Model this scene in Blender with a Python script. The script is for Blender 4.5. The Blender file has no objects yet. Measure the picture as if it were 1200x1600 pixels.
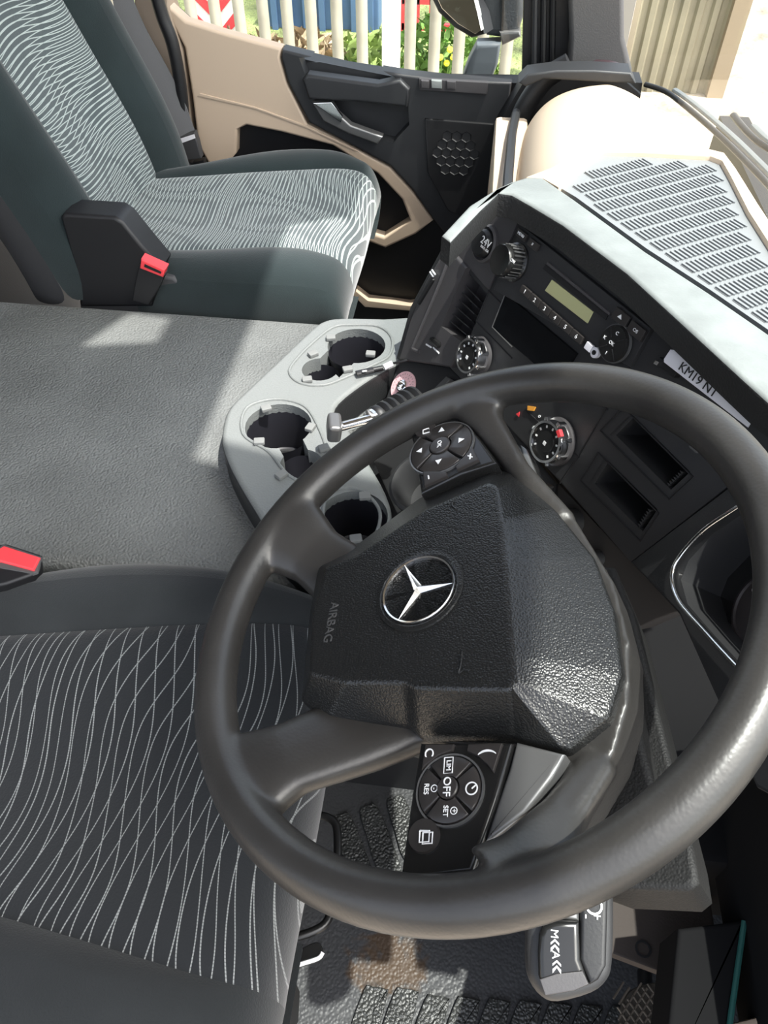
import bpy, bmesh, math, random
from mathutils import Vector, Matrix, noise
random.seed(7)
V = Vector
# ---------------------------------------------------------------- camera
FPX = 1155.0; PITCH = math.radians(48); YAW = math.radians(7)
CAM = V((0, 0, 1.2))
CF = V((-math.sin(YAW)*math.cos(PITCH), math.cos(YAW)*math.cos(PITCH), -math.sin(PITCH)))
CU = V((-math.sin(YAW)*math.sin(PITCH), math.cos(YAW)*math.sin(PITCH), math.cos(PITCH)))
CR = V((math.cos(YAW), math.sin(YAW), 0))
cd = bpy.data.cameras.new('camera'); cam = bpy.data.objects.new('camera', cd)
bpy.context.scene.collection.objects.link(cam)
mw = Matrix((CR, CU, -CF)).transposed().to_4x4(); mw.translation = CAM
cam.matrix_world = mw
cd.sensor_fit = 'VERTICAL'; cd.sensor_height = 36; cd.lens = FPX/1600*36
cd.clip_start = 0.02; cd.clip_end = 200
bpy.context.scene.camera = cam
# ---------------------------------------------------------------- light
w = bpy.data.worlds.new('world'); bpy.context.scene.world = w; w.use_nodes = True
nt = w.node_tree; bg = nt.nodes['Background']
sky = nt.nodes.new('ShaderNodeTexSky'); sky.sky_type = 'NISHITA'; sky.sun_disc = False
sky.sun_elevation = math.radians(50); sky.sun_rotation = math.radians(120)
sky.air_density = 1.0; sky.dust_density = 3.0; sky.ozone_density = 1.0
hs = nt.nodes.new('ShaderNodeHueSaturation'); hs.inputs['Saturation'].default_value = .45
nt.links.new(sky.outputs[0], hs.inputs['Color']); nt.links.new(hs.outputs[0], bg.inputs[0])
bg.inputs[1].default_value = 0.38
sl = bpy.data.lights.new('sun', 'SUN'); sl.energy = 6.5; sl.angle = math.radians(.8); sl.color = (1, .97, .92)
so = bpy.data.objects.new('sun', sl); bpy.context.scene.collection.objects.link(so)
SUN_DIR = V((-.33, .10, -1))          # the way the light travels
so.rotation_euler = SUN_DIR.to_track_quat('-Z', 'Y').to_euler(); so.location = (3, -1, 4)
vs = bpy.context.scene.view_settings
vs.view_transform = 'Standard'; vs.look = 'None'; vs.gamma = 1; vs.exposure = 0.55; vs.use_curve_mapping = False

# ---------------------------------------------------------------- survey helpers (a pixel's sight line met with a real plane)
def ray(u, v): return CF + (u-600)/FPX*CR + (800-v)/FPX*CU
def on(u, v, pt, n):
    r = ray(u, v); return CAM + r*((V(pt)-CAM).dot(n)/r.dot(n))
def PZ(u, v, z): return on(u, v, V((0, 0, z)), V((0, 0, 1)))
def PY(u, v, y): return on(u, v, V((0, y, 0)), V((0, 1, 0)))
def PX(u, v, x): return on(u, v, V((x, 0, 0)), V((1, 0, 0)))

# ---------------------------------------------------------------- materials
def mat(name, col, rough=.5, metal=0., bump=0., scale=200., kind='noise', spec=.5, var=0., varscale=6., coat=0., sheen=0., emit=None, alpha=None, dist=.002):
    m = bpy.data.materials.new(name); m.use_nodes = True
    n = m.node_tree.nodes; l = m.node_tree.links; b = n['Principled BSDF']
    b.inputs['Base Color'].default_value = (*col, 1); b.inputs['Roughness'].default_value = rough
    b.inputs['Metallic'].default_value = metal; b.inputs['Specular IOR Level'].default_value = spec
    b.inputs['Coat Weight'].default_value = coat; b.inputs['Sheen Weight'].default_value = sheen
    tc = n.new('ShaderNodeTexCoord')
    if emit:
        b.inputs['Emission Color'].default_value = (*emit[0], 1); b.inputs['Emission Strength'].default_value = emit[1]
    if var:
        t = n.new('ShaderNodeTexNoise'); t.inputs['Scale'].default_value = varscale; t.inputs['Detail'].default_value = 5
        l.new(tc.outputs['Object'], t.inputs['Vector'])
        r = n.new('ShaderNodeMapRange'); r.inputs[1].default_value = .3; r.inputs[2].default_value = .7
        r.inputs[3].default_value = 1-var; r.inputs[4].default_value = 1+var
        l.new(t.outputs['Fac'], r.inputs[0])
        mx = n.new('ShaderNodeVectorMath'); mx.operation = 'SCALE'; mx.inputs[0].default_value = col
        l.new(r.outputs[0], mx.inputs['Scale']); l.new(mx.outputs[0], b.inputs['Base Color'])
    if bump:
        if kind == 'noise':
            t = n.new('ShaderNodeTexNoise'); t.inputs['Scale'].default_value = scale; t.inputs['Detail'].default_value = 2; o = t.outputs['Fac']
        else:
            t = n.new('ShaderNodeTexVoronoi'); t.feature = 'SMOOTH_F1'; t.inputs['Smoothness'].default_value = .6; t.inputs['Scale'].default_value = scale; o = t.outputs['Distance']
            if True:
                nz = n.new('ShaderNodeTexNoise'); nz.inputs['Scale'].default_value = scale*.3
                l.new(tc.outputs['Object'], nz.inputs['Vector'])
                ad = n.new('ShaderNodeVectorMath'); ad.operation = 'MULTIPLY_ADD'
                l.new(nz.outputs['Color'], ad.inputs[0]); ad.inputs[1].default_value = (.8/scale,)*3
                l.new(tc.outputs['Object'], ad.inputs[2]); l.new(ad.outputs[0], t.inputs['Vector'])
        if kind == 'noise': l.new(tc.outputs['Object'], t.inputs['Vector'])
        bp = n.new('ShaderNodeBump'); bp.inputs['Strength'].default_value = bump; bp.inputs['Distance'].default_value = dist
        if kind == 'voronoi': bp.invert = True
        l.new(o, bp.inputs['Height']); l.new(bp.outputs[0], b.inputs['Normal'])
    return m

def woven(name, base, line, along, across, period, amp, wid=.09, rough=.9, phase=0., light=None):
    """two families of thin wavy threads; 'along' = axis index the threads run along, 'across' = axis they are spaced on"""
    m = bpy.data.materials.new(name); m.use_nodes = True
    n = m.node_tree.nodes; l = m.node_tree.links; b = n['Principled BSDF']
    b.inputs['Roughness'].default_value = rough; b.inputs['Specular IOR Level'].default_value = .2
    b.inputs['Sheen Weight'].default_value = .3
    tc = n.new('ShaderNodeTexCoord'); sp = n.new('ShaderNodeSeparateXYZ'); l.new(tc.outputs['Object'], sp.inputs[0])
    A = sp.outputs[along]; X = sp.outputs[across]
    def math_(op, a, b_=None, c=None):
        q = n.new('ShaderNodeMath'); q.operation = op
        for i, s in enumerate((a, b_, c)):
            if s is None: continue
            if isinstance(s, (int, float)): q.inputs[i].default_value = s
            else: l.new(s, q.inputs[i])
        return q.outputs[0]
    nz = n.new('ShaderNodeTexNoise'); nz.inputs['Scale'].default_value = 6; nz.inputs['Detail'].default_value = 1; l.new(tc.outputs['Object'], nz.inputs['Vector'])
    outs = []
    for k, (f1, ph, nd, sgn) in enumerate(((26, .4+phase, .022, 1), (19, 2.1+phase, .016, -1))):
        s1 = math_('SINE', math_('MULTIPLY_ADD', A, f1, math_('MULTIPLY_ADD', X, 14*sgn, ph)))
        u = math_('MULTIPLY_ADD', s1, amp*sgn, X)
        u = math_('MULTIPLY_ADD', nz.outputs['Fac'], nd*sgn, u)
        fr = math_('FRACT', math_('MULTIPLY', u, 1/period))
        d = math_('ABSOLUTE', math_('SUBTRACT', fr, .5))
        outs.append(math_('LESS_THAN', d, wid*.5))
    mx = math_('MAXIMUM', outs[0], outs[1])
    # the threads are short stitches
    st = math_('FRACT', math_('MULTIPLY', A, 420)); st = math_('MULTIPLY_ADD', math_('GREATER_THAN', st, .35), .45, .55)
    mx = math_('MULTIPLY', mx, st)
    nz2 = n.new('ShaderNodeTexNoise'); nz2.inputs['Scale'].default_value = 500; l.new(tc.outputs['Object'], nz2.inputs['Vector'])
    mix = n.new('ShaderNodeMix'); mix.data_type = 'RGBA'; l.new(mx, mix.inputs[0])
    mix.inputs[6].default_value = (*base, 1); mix.inputs[7].default_value = (*line, 1)
    l.new(mix.outputs[2], b.inputs['Base Color'])
    bp = n.new('ShaderNodeBump'); bp.inputs['Strength'].default_value = .35; bp.inputs['Distance'].default_value = .001
    l.new(math_('ADD', mx, nz2.outputs['Fac']), bp.inputs['Height']); l.new(bp.outputs[0], b.inputs['Normal'])
    return m

M = {}
M['rim'] = mat('rim_leather', (.027, .0255, .024), .36, bump=.14, scale=420, kind='voronoi', var=.25, varscale=14, spec=.5, dist=.0006)
M['pad'] = mat('pad_vinyl', (.010, .0102, .0102), .3, bump=.45, scale=700, kind='voronoi', spec=.5, dist=.0009)
M['gloss'] = mat('gloss_black', (.012, .012, .012), .22, spec=.5)
M['satin'] = mat('satin_grey', (.16, .16, .16), .35, metal=.6)
M['button'] = mat('button_brown_black', (.03, .027, .026), .3)
M['white'] = mat('white_print', (.8, .8, .8), .5)
M['chrome'] = mat('chrome', (.8, .8, .8), .12, metal=1)
M['dash'] = mat('dash_plastic', (.022, .0222, .0235), .5, bump=.25, scale=700, dist=.0005)
M['dash_grey'] = mat('dash_grey', (.048, .045, .047), .5, bump=.2, scale=700, dist=.0005)
M['lip'] = mat('dash_lip', (.014, .014, .014), .55, bump=.6, scale=420, kind='voronoi', dist=.0006)
M['padtop'] = mat('dash_pad_grey', (.19, .205, .2), .5, bump=.5, scale=300, dist=.0006, var=.12, varscale=30)
M['grille'] = mat('defrost_grille', (.2, .21, .215), .5, bump=.2, scale=400, dist=.0004)
M['slotshade'] = mat('grille_slot_shade', (.10, .105, .11), .7)
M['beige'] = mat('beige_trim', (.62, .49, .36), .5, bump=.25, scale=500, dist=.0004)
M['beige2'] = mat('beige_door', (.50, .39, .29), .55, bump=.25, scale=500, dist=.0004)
M['black'] = mat('black_plastic', (.007, .007, .008), .5, bump=.2, scale=500, dist=.0005)
M['matte'] = mat('matte_black', (.008, .008, .0085), .9, spec=.08)
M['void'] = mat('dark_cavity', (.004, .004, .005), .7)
M['screen'] = mat('screen_glass', (.003, .0035, .0045), .25, spec=.25)
M['lcd'] = mat('lcd_olive', (.42, .42, .22), .4)
M['darkgrey'] = mat('door_dark_grey', (.018, .019, .021), .5, bump=.2, scale=500, dist=.0005)
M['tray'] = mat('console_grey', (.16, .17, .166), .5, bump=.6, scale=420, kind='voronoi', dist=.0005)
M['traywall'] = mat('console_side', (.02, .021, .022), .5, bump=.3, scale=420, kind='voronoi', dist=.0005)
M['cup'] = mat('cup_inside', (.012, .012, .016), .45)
M['rubber'] = mat('rubber_tab', (.17, .175, .17), .6)
M['bolster'] = mat('velour_charcoal', (.017, .019, .020), .95, bump=.5, scale=600, sheen=.2, spec=.15, var=.25, varscale=9, dist=.0008)
M['bolster_p'] = mat('velour_green_grey', (.013, .020, .021), .95, bump=.5, scale=600, sheen=.25, spec=.15, var=.2, varscale=9, dist=.0008)
M['insert_d'] = woven('driver_woven', (.010, .0115, .013), (.22, .23, .225), 1, 0, .0165, .0125, wid=.06)
M['insert_p'] = woven('passenger_woven', (.05, .064, .067), (.38, .43, .41), 1, 0, .0080, .0055, wid=.17, phase=1.)
M['insert_b'] = woven('backrest_woven', (.05, .064, .067), (.38, .43, .41), 1, 2, .0080, .0055, wid=.17, phase=.3)
M['shell'] = mat('seat_shell', (.04, .04, .042), .6, bump=.2, scale=500, dist=.0005)
M['red'] = mat('buckle_red', (.75, .05, .06), .4)
M['belt'] = mat('belt_webbing', (.09, .09, .095), .65, bump=.6, scale=900, dist=.0004)
M['steel'] = mat('black_steel', (.015, .015, .015), .3, metal=.3)
M['pink'] = mat('pink_sticker', (.78, .48, .5), .6, var=.12, varscale=200)
M['glassmirror'] = mat('mirror_glass', (.75, .7, .62), .05, metal=1)
M['card'] = mat('white_card', (.75, .74, .78), .5)
M['teal'] = mat('teal_edge', (.02, .09, .08), .4)

def floor_mat(name, col, scale, strength, stain=False):
    m = mat(name, col, .42, bump=strength, scale=scale, kind='voronoi', dist=.0022, var=.2, varscale=5)
    n = m.node_tree.nodes; l = m.node_tree.links; b = n['Principled BSDF']; b.inputs['Specular IOR Level'].default_value = .3
    if stain:
        tc = [q for q in n if q.type == 'TEX_COORD'][0]
        src = b.inputs['Base Color'].links[0].from_socket
        mp = n.new('ShaderNodeMapping'); mp.inputs['Location'].default_value = (-stain[0]*9, -stain[1]*11, 0); mp.inputs['Scale'].default_value = (9, 11, 0)
        l.new(tc.outputs['Object'], mp.inputs[0])
        g = n.new('ShaderNodeTexGradient'); g.gradient_type = 'SPHERICAL'; l.new(mp.outputs[0], g.inputs[0])
        nz = n.new('ShaderNodeTexNoise'); nz.inputs['Scale'].default_value = 28; nz.inputs['Detail'].default_value = 6; nz.inputs['Distortion'].default_value = 1.2; l.new(tc.outputs['Object'], nz.inputs['Vector'])
        ad = n.new('ShaderNodeMath'); ad.operation = 'MULTIPLY'; l.new(g.outputs['Fac'], ad.inputs[0]); l.new(nz.outputs['Fac'], ad.inputs[1])
        rm = n.new('ShaderNodeMapRange'); rm.inputs[1].default_value = .22; rm.inputs[2].default_value = .32; l.new(ad.outputs[0], rm.inputs[0])
        mx = n.new('ShaderNodeMix'); mx.data_type = 'RGBA'; l.new(rm.outputs[0], mx.inputs[0]); l.new(src, mx.inputs[6]); mx.inputs[7].default_value = (.06, .04, .026, 1)
        l.new(mx.outputs[2], b.inputs['Base Color'])
    return m
M['bench'] = floor_mat('tunnel_vinyl', (.135, .141, .137), 300, .75)
M['floor'] = floor_mat('rubber_floor', (.042, .043, .045), 230, .35, stain=(-.02, -.03))
M['cabfloor'] = floor_mat('cab_floor', (.05, .052, .054), 230, .6)
M['rib'] = mat('mat_rib', (.026, .027, .026), .4, bump=1, scale=260, kind='voronoi', dist=.002, var=.3, varscale=15)

# ---------------------------------------------------------------- builders
COL = bpy.context.scene.collection
ROOTM = {}
def wm(o): return ROOTM.get(o.name, Matrix.Identity(4)) if o else Matrix.Identity(4)
def link(name, me, mt, parent=None, smooth=True, loc=None):
    """me is in world coordinates"""
    if mt is not None and not isinstance(mt, (list, tuple)): mt = [mt]
    if mt:
        for x in mt: me.materials.append(x)
    o = bpy.data.objects.new(name, me); COL.objects.link(o)
    if parent is not None:
        o.parent = parent; mtx = wm(parent); me.transform(mtx.inverted()); ROOTM[o.name] = mtx
    else:
        if loc is None:
            xs = [v.co for v in me.vertices]
            mn = V((min(c[i] for c in xs) for i in range(3))); mxx = V((max(c[i] for c in xs) for i in range(3)))
            loc = V(((mn.x+mxx.x)/2, (mn.y+mxx.y)/2, mn.z))
        me.transform(Matrix.Translation(-V(loc))); o.location = loc; ROOTM[o.name] = Matrix.Translation(V(loc))
    if smooth:
        for p in me.polygons: p.use_smooth = True
        try: me.set_sharp_from_angle(angle=math.radians(38))
        except Exception: pass
    return o
def root(name, loc=(0, 0, 0), m=None):
    o = bpy.data.objects.new(name, None); COL.objects.link(o); o.empty_display_size = .05
    mm = m if m is not None else Matrix.Translation(V(loc))
    o.matrix_world = mm; ROOTM[o.name] = mm.copy(); return o
def tag(o, label=None, cat=None, group=None, kind=None):
    if label: o['label'] = label
    if cat: o['category'] = cat
    if group: o['group'] = group
    if kind: o['kind'] = kind
    return o
def to_mesh(bm, name='m'):
    bmesh.ops.recalc_face_normals(bm, faces=bm.faces)
    me = bpy.data.meshes.new(name); bm.to_mesh(me); bm.free(); return me
def prism_bm(bm, pts, off, bevel=0, segs=2):
    a = [bm.verts.new(p) for p in pts]; b = [bm.verts.new(V(p)+V(off)) for p in pts]
    n = len(a); fs = [bm.faces.new(a), bm.faces.new(b[::-1])]
    for i in range(n): fs.append(bm.faces.new((a[i], b[i], b[(i+1) % n], a[(i+1) % n])))
    if bevel:
        bmesh.ops.recalc_face_normals(bm, faces=fs)
        es = set()
        for f in (fs[0],): es.update(f.edges)
        try: bmesh.ops.bevel(bm, geom=list(es), offset=bevel, segments=segs, profile=.5, affect='EDGES')
        except Exception: pass
    return fs
def prism(name, pts, off, mt, parent=None, bevel=0, segs=2, alledge=False):
    bm = bmesh.new()
    if alledge and bevel:
        prism_bm(bm, pts, off); bmesh.ops.recalc_face_normals(bm, faces=bm.faces)
        bmesh.ops.bevel(bm, geom=list(bm.edges), offset=bevel, segments=segs, profile=.5, affect='EDGES')
    else: prism_bm(bm, pts, off, bevel, segs)
    o = link(name, to_mesh(bm, name), mt, parent)
    return wn(o) if bevel else o
def wn(o):
    m_ = o.modifiers.new('w', 'WEIGHTED_NORMAL'); m_.keep_sharp = True; m_.weight = 100; return o
def box_pts(c, ax, ay, az, sx, sy, sz):
    c = V(c); ax = V(ax).normalized(); ay = V(ay).normalized()
    return [c+ax*(sx/2*i)+ay*(sy/2*j)+V(az).normalized()*(sz/2) for i, j in ((-1, -1), (1, -1), (1, 1), (-1, 1))]
def obox(name, c, ax, ay, sx, sy, sz, mt, parent=None, bevel=.002, segs=2):
    ax = V(ax).normalized(); ay = V(ay).normalized(); az = ax.cross(ay)
    return prism(name, box_pts(c, ax, ay, az, sx, sy, sz), -az*sz, mt, parent, bevel, segs, alledge=bevel > 0)
def aabb(name, lo, hi, mt, parent=None, bevel=0.):
    c = (V(lo)+V(hi))/2; s = V(hi)-V(lo)
    return obox(name, c, (1, 0, 0), (0, 1, 0), s.x, s.y, s.z, mt, parent, bevel)
def frame_of(n):
    n = V(n).normalized(); a = V((0, 0, 1)) if abs(n.z) < .9 else V((1, 0, 0))
    x = a.cross(n).normalized(); return x, n.cross(x), n
def lathe(name, c, axis, prof, mt, parent=None, seg=40, closed=False):
    """prof = [(r, h)...] along axis"""
    x, y, z = frame_of(axis); bm = bmesh.new(); rings = []
    for r, h in prof:
        if r < 1e-6: rings.append([bm.verts.new(V(c)+z*h)])
        else: rings.append([bm.verts.new(V(c)+z*h+(x*math.cos(t)+y*math.sin(t))*r) for t in [2*math.pi*i/seg for i in range(seg)]])
    for a, b in zip(rings, rings[1:]):
        if len(a) == 1 and len(b) == 1: continue
        for i in range(seg):
            j = (i+1) % seg
            if len(a) == 1: bm.faces.new((a[0], b[i], b[j]))
            elif len(b) == 1: bm.faces.new((a[i], a[j], b[0]))
            else: bm.faces.new((a[i], b[i], b[j], a[j]))
    if closed:
        a, b = rings[-1], rings[0]
        for i in range(seg): j = (i+1) % seg; bm.faces.new((a[i], b[i], b[j], a[j]))
    return link(name, to_mesh(bm, name), mt, parent)
def tube_bm(bm, pts, rad, seg=12, cap=True, flat=1., up=None):
    pts = [V(p) for p in pts]; rings = []; prev = None
    for i, p in enumerate(pts):
        t = (pts[min(i+1, len(pts)-1)]-pts[max(i-1, 0)]).normalized()
        if prev is None:
            x = V(up).cross(t).normalized() if up is not None else frame_of(t)[0]
        else: x = (prev-t*prev.dot(t)).normalized()
        prev = x; y = t.cross(x); r = rad[i] if isinstance(rad, (list, tuple)) else rad
        rings.append([bm.verts.new(p+x*math.cos(a)*r+y*math.sin(a)*r*flat) for a in [2*math.pi*k/seg for k in range(seg)]])
    for a, b in zip(rings, rings[1:]):
        for i in range(seg): j = (i+1) % seg; bm.faces.new((a[i], b[i], b[j], a[j]))
    if cap: bm.faces.new(rings[0][::-1]); bm.faces.new(rings[-1])
def spline(pts, n=8, closed=False):
    pts = [V(p) for p in pts]; out = []; N = len(pts)
    rng = range(N if closed else N-1)
    for i in rng:
        g = (lambda k: pts[k % N]) if closed else (lambda k: pts[max(0, min(N-1, k))])
        p0, p1, p2, p3 = g(i-1), g(i), g(i+1), g(i+2)
        for k in range(n):
            t = k/n
            out.append(.5*((2*p1)+(p2-p0)*t+(2*p0-5*p1+4*p2-p3)*t*t+(3*p1-p0-3*p2+p3)*t**3))
    if not closed: out.append(pts[-1])
    return out
def tube(name, pts, rad, mt, parent=None, seg=12, flat=1., up=None, sm=0):
    bm = bmesh.new(); tube_bm(bm, spline(pts, sm) if sm else pts, rad, seg, flat=flat, up=up)
    return link(name, to_mesh(bm, name), mt, parent)
def evaluate(o):
    dg = bpy.context.evaluated_depsgraph_get(); dg.update()
    me = bpy.data.meshes.new_from_object(o.evaluated_get(dg)); return me
def bake(o):
    me = evaluate(o); o.modifiers.clear(); o.data = me
    for p in me.polygons: p.use_smooth = True
    try: me.set_sharp_from_angle(angle=math.radians(38))
    except Exception: pass
def cut(o, cutters):
    """recesses: cutters are lists (pts, off) in world coordinates"""
    had = len(o.modifiers) > 0; o.modifiers.clear(); bm = bmesh.new()
    for pts, off in cutters: prism_bm(bm, pts, off)
    me = to_mesh(bm); c = bpy.data.objects.new('cutter', me); COL.objects.link(c)
    me.transform(wm(o).inverted()); c.matrix_world = wm(o)
    md = o.modifiers.new('b', 'BOOLEAN'); md.operation = 'DIFFERENCE'; md.object = c; md.solver = 'EXACT'
    bpy.context.view_layer.update(); bake(o); bpy.data.objects.remove(c)
    if had: wn(o)
def circ(c, n, r, k=32, x=None):
    a, b, _ = frame_of(n); return [V(c)+(a*math.cos(2*math.pi*i/k)+b*math.sin(2*math.pi*i/k))*r for i in range(k)]
def text(name, s, c, xd, yd, size, mt, parent=None, ext=.0003, align='CENTER'):
    cu = bpy.data.curves.new(name, 'FONT'); cu.body = s; cu.size = size; cu.extrude = ext; cu.align_x = align; cu.align_y = 'CENTER'
    o = bpy.data.objects.new(name, cu); COL.objects.link(o); bpy.context.view_layer.update()
    me = evaluate(o); bpy.data.objects.remove(o)
    xd = V(xd).normalized(); yd = V(yd); yd = (yd-xd*yd.dot(xd)).normalized(); z = xd.cross(yd)
    mm = Matrix((xd, yd, z)).transposed().to_4x4(); mm.translation = V(c); me.transform(mm); me.materials.clear()
    return link(name, me, mt, parent, smooth=False)
def ngon_ring(name, outer, inner, off, mt, parent=None, bevel=0):
    """flat ring between two matched outlines, with thickness"""
    bm = bmesh.new(); n = len(outer)
    A = [bm.verts.new(p) for p in outer]; B = [bm.verts.new(p) for p in inner]
    C_ = [bm.verts.new(V(p)+V(off)) for p in outer]; D = [bm.verts.new(V(p)+V(off)) for p in inner]
    for i in range(n):
        j = (i+1) % n
        bm.faces.new((A[i], A[j], B[j], B[i])); bm.faces.new((C_[i], D[i], D[j], C_[j]))
        bm.faces.new((A[i], C_[i], C_[j], A[j])); bm.faces.new((B[i], B[j], D[j], D[i]))
    if bevel:
        bmesh.ops.recalc_face_normals(bm, faces=bm.faces)
        es = [e for e in bm.edges if e.calc_face_angle(0) > .6]
        bmesh.ops.bevel(bm, geom=es, offset=bevel, segments=2, profile=.5, affect='EDGES')
    return link(name, to_mesh(bm, name), mt, parent)

# ================================================================ SETTING: cab shell
def structure(o, label=None): o['kind'] = 'structure'; return o
structure(aabb('floor', (-1.1, -.12, -.06), (.62, 1.74, 0), M['cabfloor']))
ceil_ = structure(prism('ceiling', [V((x, y, 2.06)) for x, y in ((-1.12, -.12), (.47, -.12), (.47, .47), (.15, .54), (.15, 1.12), (.26, 1.2), (.26, 1.76), (-1.12, 1.76))], (0, 0, -.06), mat('headliner', (.17, .16, .15), .9)))  # unseen roof; front edge stepped to shade the driver seat and sunlight the console
cut(ceil_, [([V((x, y, 2.2)) for x, y in ((-.11, .76), (.03, .79), (.03, .86), (-.06, .87))], V((0, 0, -.4)))])   # unseen roof opening, added to drop a sun patch on the tunnel
structure(aabb('wall_back', (-1.16, -.12, 0), (-1.1, 1.76, 2.0), mat('rear_panel', (.05, .05, .05), .8, bump=.2, scale=300)))
structure(aabb('wall_front', (.50, -.3, 0), (.56, 1.74, .60), M['black']))

# windscreen: a thin curved pane leaning back
def pane_material():
    m = bpy.data.materials.new('clear_pane'); m.use_nodes = True; n = m.node_tree.nodes; l = m.node_tree.links
    n.remove(n['Principled BSDF']); out = n['Material Output']
    t = n.new('ShaderNodeBsdfTransparent'); t.inputs[0].default_value = (.96, .98, .97, 1)
    g = n.new('ShaderNodeBsdfGlossy'); g.inputs['Roughness'].default_value = .02
    mx = n.new('ShaderNodeMixShader'); f = n.new('ShaderNodeLayerWeight'); f.inputs[0].default_value = .5
    pw = n.new('ShaderNodeMath'); pw.operation = 'POWER'; pw.inputs[1].default_value = 5; l.new(f.outputs['Facing'], pw.inputs[0])
    ml = n.new('ShaderNodeMath'); ml.operation = 'MULTIPLY_ADD'; ml.inputs[1].default_value = .35; ml.inputs[2].default_value = .02; l.new(pw.outputs[0], ml.inputs[0])
    l.new(ml.outputs[0], mx.inputs[0]); l.new(t.outputs[0], mx.inputs[1]); l.new(g.outputs[0], mx.inputs[2]); l.new(mx.outputs[0], out.inputs[0])
    return m
M['pane'] = pane_material()
WS = [(.27, 1.60), (.305, 1.48), (.335, 1.33), (.36, 1.15), (.385, .95), (.41, .6), (.42, .2), (.41, -.2)]   # base line of the windscreen
def pane_grid(name, base, top, thick):
    bm = bmesh.new(); rows = []
    for off in (0, thick):
        a = [bm.verts.new(V(p)+V((off, 0, 0))) for p in base]; b = [bm.verts.new(V(p)+V((off, 0, 0))) for p in top]; rows.append((a, b))
    (a, b), (c, d) = rows
    for i in range(len(a)-1):
        bm.faces.new((a[i], a[i+1], b[i+1], b[i])); bm.faces.new((c[i], d[i], d[i+1], c[i+1]))
        bm.faces.new((a[i], c[i], c[i+1], a[i+1])); bm.faces.new((b[i], b[i+1], d[i+1], d[i]))
    bm.faces.new((a[0], b[0], d[0], c[0])); bm.faces.new((a[-1], c[-1], d[-1], b[-1]))
    return link(name, to_mesh(bm, name), M['pane'])
wsb = spline([(x, y, .70) for x, y in WS], 4); wst = spline([(x-.05, y, 1.98) for x, y in WS], 4)
structure(pane_grid('window_1', wsb, wst, .005))
structure(prism('window_2', [PY(u, v, 1.735) for u, v in ((285, 30), (440, 82), (630, 122), (825, 132))]+[V((.03, 1.735, 1.6)), V((-.72, 1.735, 1.6))], (0, .004, 0), M['pane']))

# ================================================================ OUTSIDE
GZ = -1.25
gravel = mat('pale_gravel', (.38, .32, .25), .95, bump=1, scale=9, var=.45, varscale=2.2, dist=.05)
grass = mat('grass_ground', (.22, .26, .09), .95, bump=1, scale=25, var=.6, varscale=1.3, dist=.08)
def ground(name, x0, x1, y0, y1, mt, z=GZ, amp=.03, n=60):
    bm = bmesh.new(); g = [[bm.verts.new((x0+(x1-x0)*i/n, y0+(y1-y0)*j/n, z+amp*noise.noise(V((i*.7, j*.7, 0))))) for j in range(n+1)] for i in range(n+1)]
    for i in range(n):
        for j in range(n): bm.faces.new((g[i][j], g[i+1][j], g[i+1][j+1], g[i][j+1]))
    return link(name, to_mesh(bm, name), mt)
structure(ground('ground', -16, 22, -8, 40, gravel, GZ, 0), None)
verge = ground('grass_verge', -12, 1.0, 4.62, 22, grass, GZ+.03, .04, 90); tag(verge, 'rough grass and earth verge beyond the pale fence', 'grass', kind='stuff')
pale = mat('galvanised_pale', (.36, .34, .27), .6, var=.15, varscale=8)
whitepost = mat('white_post', (.85, .85, .82), .5)
fence = root('palisade_fence', (-1, 4.5, GZ)); tag(fence, 'pale steel palisade fence outside the passenger window', 'fence')
def picket(cx, wd, mt, top, name='picket'):
    bm = bmesh.new()
    a = [(-wd/2, .008), (-wd/4, -.012), (0, -.016), (wd/4, -.012), (wd/2, .008)]
    pts = [V((cx+x, 4.5+y, GZ)) for x, y in a]+[V((cx+x, 4.506+y, GZ)) for x, y in a[::-1]]
    prism_bm(bm, pts, (0, 0, top-GZ)); return link(name, to_mesh(bm, name), mt, fence)
for u in [-40, -2, 36, 74, 112, 150, 188, 226, 264, 301, 338, 375, 412, 449, 486, 526, 565, 641, 680, 719, 757, 796, 835]:
    p = PY(u, 40, 4.5); picket(p.x, .062, pale, .95)
p = PY(611, 40, 4.5); picket(p.x, .10, whitepost, 1.0, 'post')
for z in (-.95, .62): aabb('rail', (-3, 4.52, z-.025), (.9, 4.56, z+.025), pale, fence)

# corrugated steel hoarding ahead of the cab
h = root('steel_hoarding', (1.7, 7.6, GZ)); tag(h, 'corrugated beige steel hoarding seen through the windscreen', 'hoarding')
bm = bmesh.new(); x0, x1 = 1.22, 2.0; prof = []
k = 0; x = x0
while x < x1:
    prof.append((x, 7.6+(.03 if k % 2 else 0))); prof.append((x+.045, 7.6+(.03 if k % 2 else 0))); x += .065; k += 1
pts = [V((a, b, GZ)) for a, b in prof]+[V((a, b+.012, GZ)) for a, b in prof[::-1]]
prism_bm(bm, pts, (0, 0, 3.2)); link('corrugated_sheet', to_mesh(bm), mat('hoarding_beige', (.27, .24, .17), .6, var=.2, varscale=2), h)
aabb('corner_post', (2.0, 7.52, GZ), (2.14, 7.68, GZ+3.2), mat('hoarding_post', (.28, .22, .15), .6), h)
aabb('corner_post', (1.0, 7.5, GZ), (1.2, 7.7, GZ+3.2), mat('grey_post', (.22, .21, .19), .6), h)

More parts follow.
